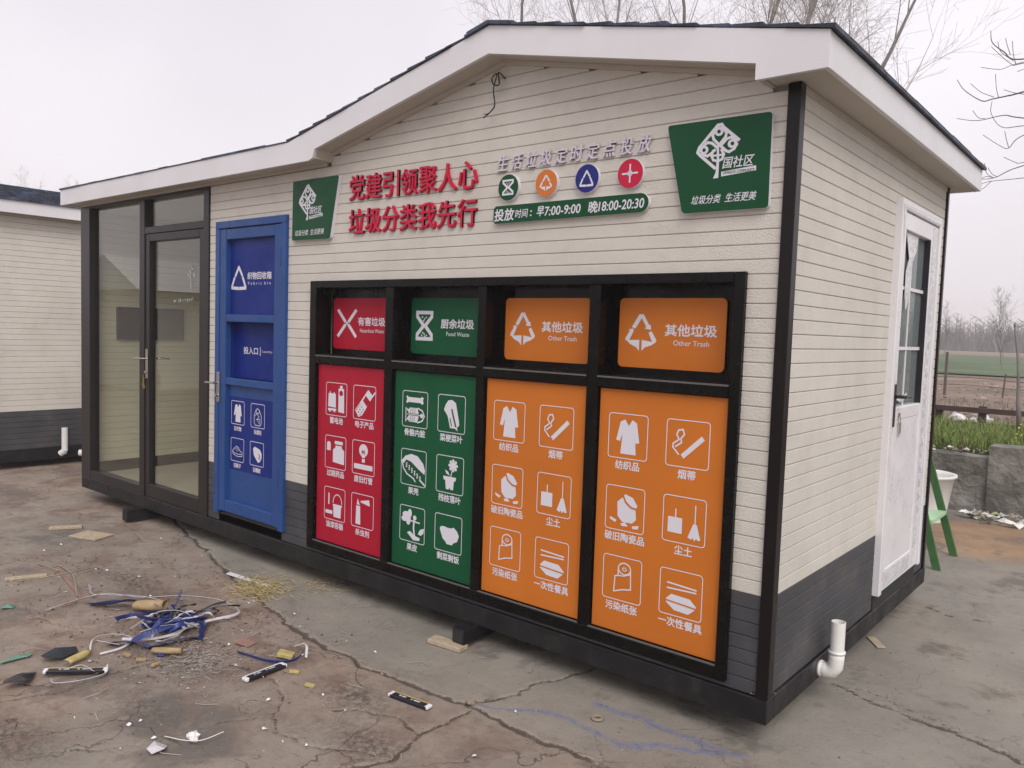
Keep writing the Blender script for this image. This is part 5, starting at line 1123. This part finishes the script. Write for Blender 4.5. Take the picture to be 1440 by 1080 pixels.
k = MB(); crumple(k, (-1.655,-1.44, gz(-1.65,-1.44)), .036, flat=.55); k.ribbon([(-1.75,-1.50,gz(-1.75,-1.5)+.005),(-1.66,-1.48,-.085),(-1.60,-1.44,-.08),(-1.58,-1.36,-.07)], .012, .5); tag(k.build('crumpled_paper', PLAST), 'crumpled white paper with a curled end at the bottom left', 'paper')
leafscrap('white_chip', [(-1.70,-1.60),(-1.66,-1.60),(-1.64,-1.56),(-1.68,-1.53),(-1.72,-1.56)], PLASG, 'flat whitish chip left of the crumpled paper', 'chip')
k = MB(); k.tube([(-.617+.020*math.cos(t), -.234+.020*math.sin(t), gz(-.617,-.234)+.008) for t in np.linspace(0, 6.28, 14)], .007, 6); tag(k.build('metal_ring', ROPE), 'small rusty metal ring on the concrete near the corner', 'ring')
k = MB(); crumple(k, (-1.09,-.50, gz(-1.09,-.49)), .022, flat=.6); tag(k.build('pale_stone', ROPE), 'pale stone lying where the joint meets a crack', 'stone')
k = MB()
for _ in range(520):
    x, y = -3.02+random.gauss(0, .10), -.30+random.gauss(0, .09); x -= (y+.3)*.3; L = U(.015, .06); a = random.gauss(.5, .8); z = gz(x, y)+U(.002, .018)
    k.tube([(x, y, z), (x+L*.5*math.cos(a), y+L*.5*math.sin(a), z+U(0, .014)), (x+L*math.cos(a+.3), y+L*math.sin(a+.3), z)], .0016, 3)
for _ in range(40):
    x, y = -2.75+random.gauss(0, .08), -.02+random.gauss(0, .06); L = U(.03, .12); a = U(0, 3); z = gz(x, y)+.004; k.tube([(x, y, z), (x+L*.5*math.cos(a), y+L*.5*math.sin(a), z+.01), (x+L*math.cos(a+.4), y+L*math.sin(a+.4), z)], .0014, 3)
tag(k.build('straw_heap', STRAW), 'small heap of yellow straw on the concrete', 'straw', kind='stuff')
k = MB()
for _ in range(420):
    x, y = -2.32+random.gauss(0, .13), -1.06+random.gauss(0, .09); L = U(.012, .04); a = U(0, 6.28); z = gz(x, y)+U(.001, .006); k.tube([(x, y, z), (x+L*math.cos(a), y+L*math.sin(a), z+U(0, .006))], .0011, 3)
for _ in range(70):
    x, y = U(-5, -1), U(-1.6, -.1); L = U(.03, .13); a = U(0, 6.28); z = gz(x, y)+U(.001, .006); k.tube([(x, y, z), (x+L*.5*math.cos(a), y+L*.5*math.sin(a), z+.006), (x+L*math.cos(a+.4), y+L*math.sin(a+.4), z)], .0014, 3)
tag(k.build('wood_shavings', TWIG), 'fine shavings and twigs strewn over the yard', 'shavings', kind='stuff')
k = MB(); rubble(k, 700, lambda: random.gauss(-2.45, .28), lambda: random.gauss(-1.08, .16), lambda: -.099, .0015, .006)
rubble(k, 1500, lambda: U(-6, 1.2), lambda: U(-2.0, -.05), lambda: -.0995, .0015, .006); rubble(k, 300, lambda: U(-4.6, -2.0), lambda: U(-1.4, -.3), lambda: -.098, .004, .012); rubble(k, 120, lambda: U(-.1, 1.2), lambda: U(.1, 4), lambda: -.099, .002, .008)
for pl, w_, am in cracks[:1]+cracks[2:4]+cracks[6:8]:
    for _ in range(130):
        i = random.randrange(len(pl)-1); t = random.random(); x = pl[i][0]*(1-t)+pl[i+1][0]*t; y = pl[i][1]*(1-t)+pl[i+1][1]*t
        rubble(k, 1, lambda: x+random.gauss(0, .02), lambda: y+random.gauss(0, .02), lambda: gz(x, y)+.002, .0015, .005)
rubble(k, 160, lambda: random.gauss(-2.6, .3), lambda: random.gauss(-1.05, .2), lambda: -.096, .004, .013)
tag(k.build('crumbs', CHIPS), 'small crumbs and grit scattered over the concrete', 'grit', kind='stuff')
for i, (x, y, a, lb) in enumerate(((-2.60,-1.26,.3,'small ochre foam crumb left of the rolled cardboard strip'), (-2.50,-1.24,1.1,'ochre foam crumb just below the blue scrap'), (-2.40,-1.22,2.0,'lowest ochre foam crumb under the rolled cardboard'), (-1.88,-.83,.8,'tiny ochre crumb beside the black packet'), (-1.72,-.86,.4,'yellow flake between the two right hand packets'))):
    slab('foam_crumb', CARD if i < 3 else YELL, (x, y), .045, .02, .012, a, lb, 'crumb', None, .1, 'ochre crumbs near the pile')
k = MB()
for _ in range(48):
    x, y = U(-5.2, -.7), U(-1.7, -.1); s_ = U(.003, .013); a = U(0, 3); vs = [(x+s_*math.cos(a+t)*U(.5, 1.3), y+s_*math.sin(a+t)*U(.5, 1.3), gz(x, y)+U(.002, .010)) for t in (0, 1.4, 2.6, 4, 5.2)]; k.add(vs+[(x, y, gz(x, y)+.012)], [(i, (i+1) % 5, 5) for i in range(5)])
tag(k.build('paper_flecks', PLAST), 'tiny white paper and plastic flecks over the yard', 'flecks', kind='stuff')

# ------------------------------------------------------------------ hazy air
hm = bpy.data.materials.new('haze'); hm.use_nodes = True; hm.node_tree.nodes.clear()
vp = hm.node_tree.nodes.new('ShaderNodeVolumePrincipled'); ho = hm.node_tree.nodes.new('ShaderNodeOutputMaterial')
vp.inputs['Color'].default_value = (.97, .95, .97, 1); vp.inputs['Density'].default_value = .0022
hm.node_tree.links.new(vp.outputs[0], ho.inputs['Volume'])
k = MB(); k.box(-440, 440, -440, 600, -1.3, 21)
tag(k.build('haze', hm), 'pale mist hanging over the fields and the yard', 'haze', kind='stuff')
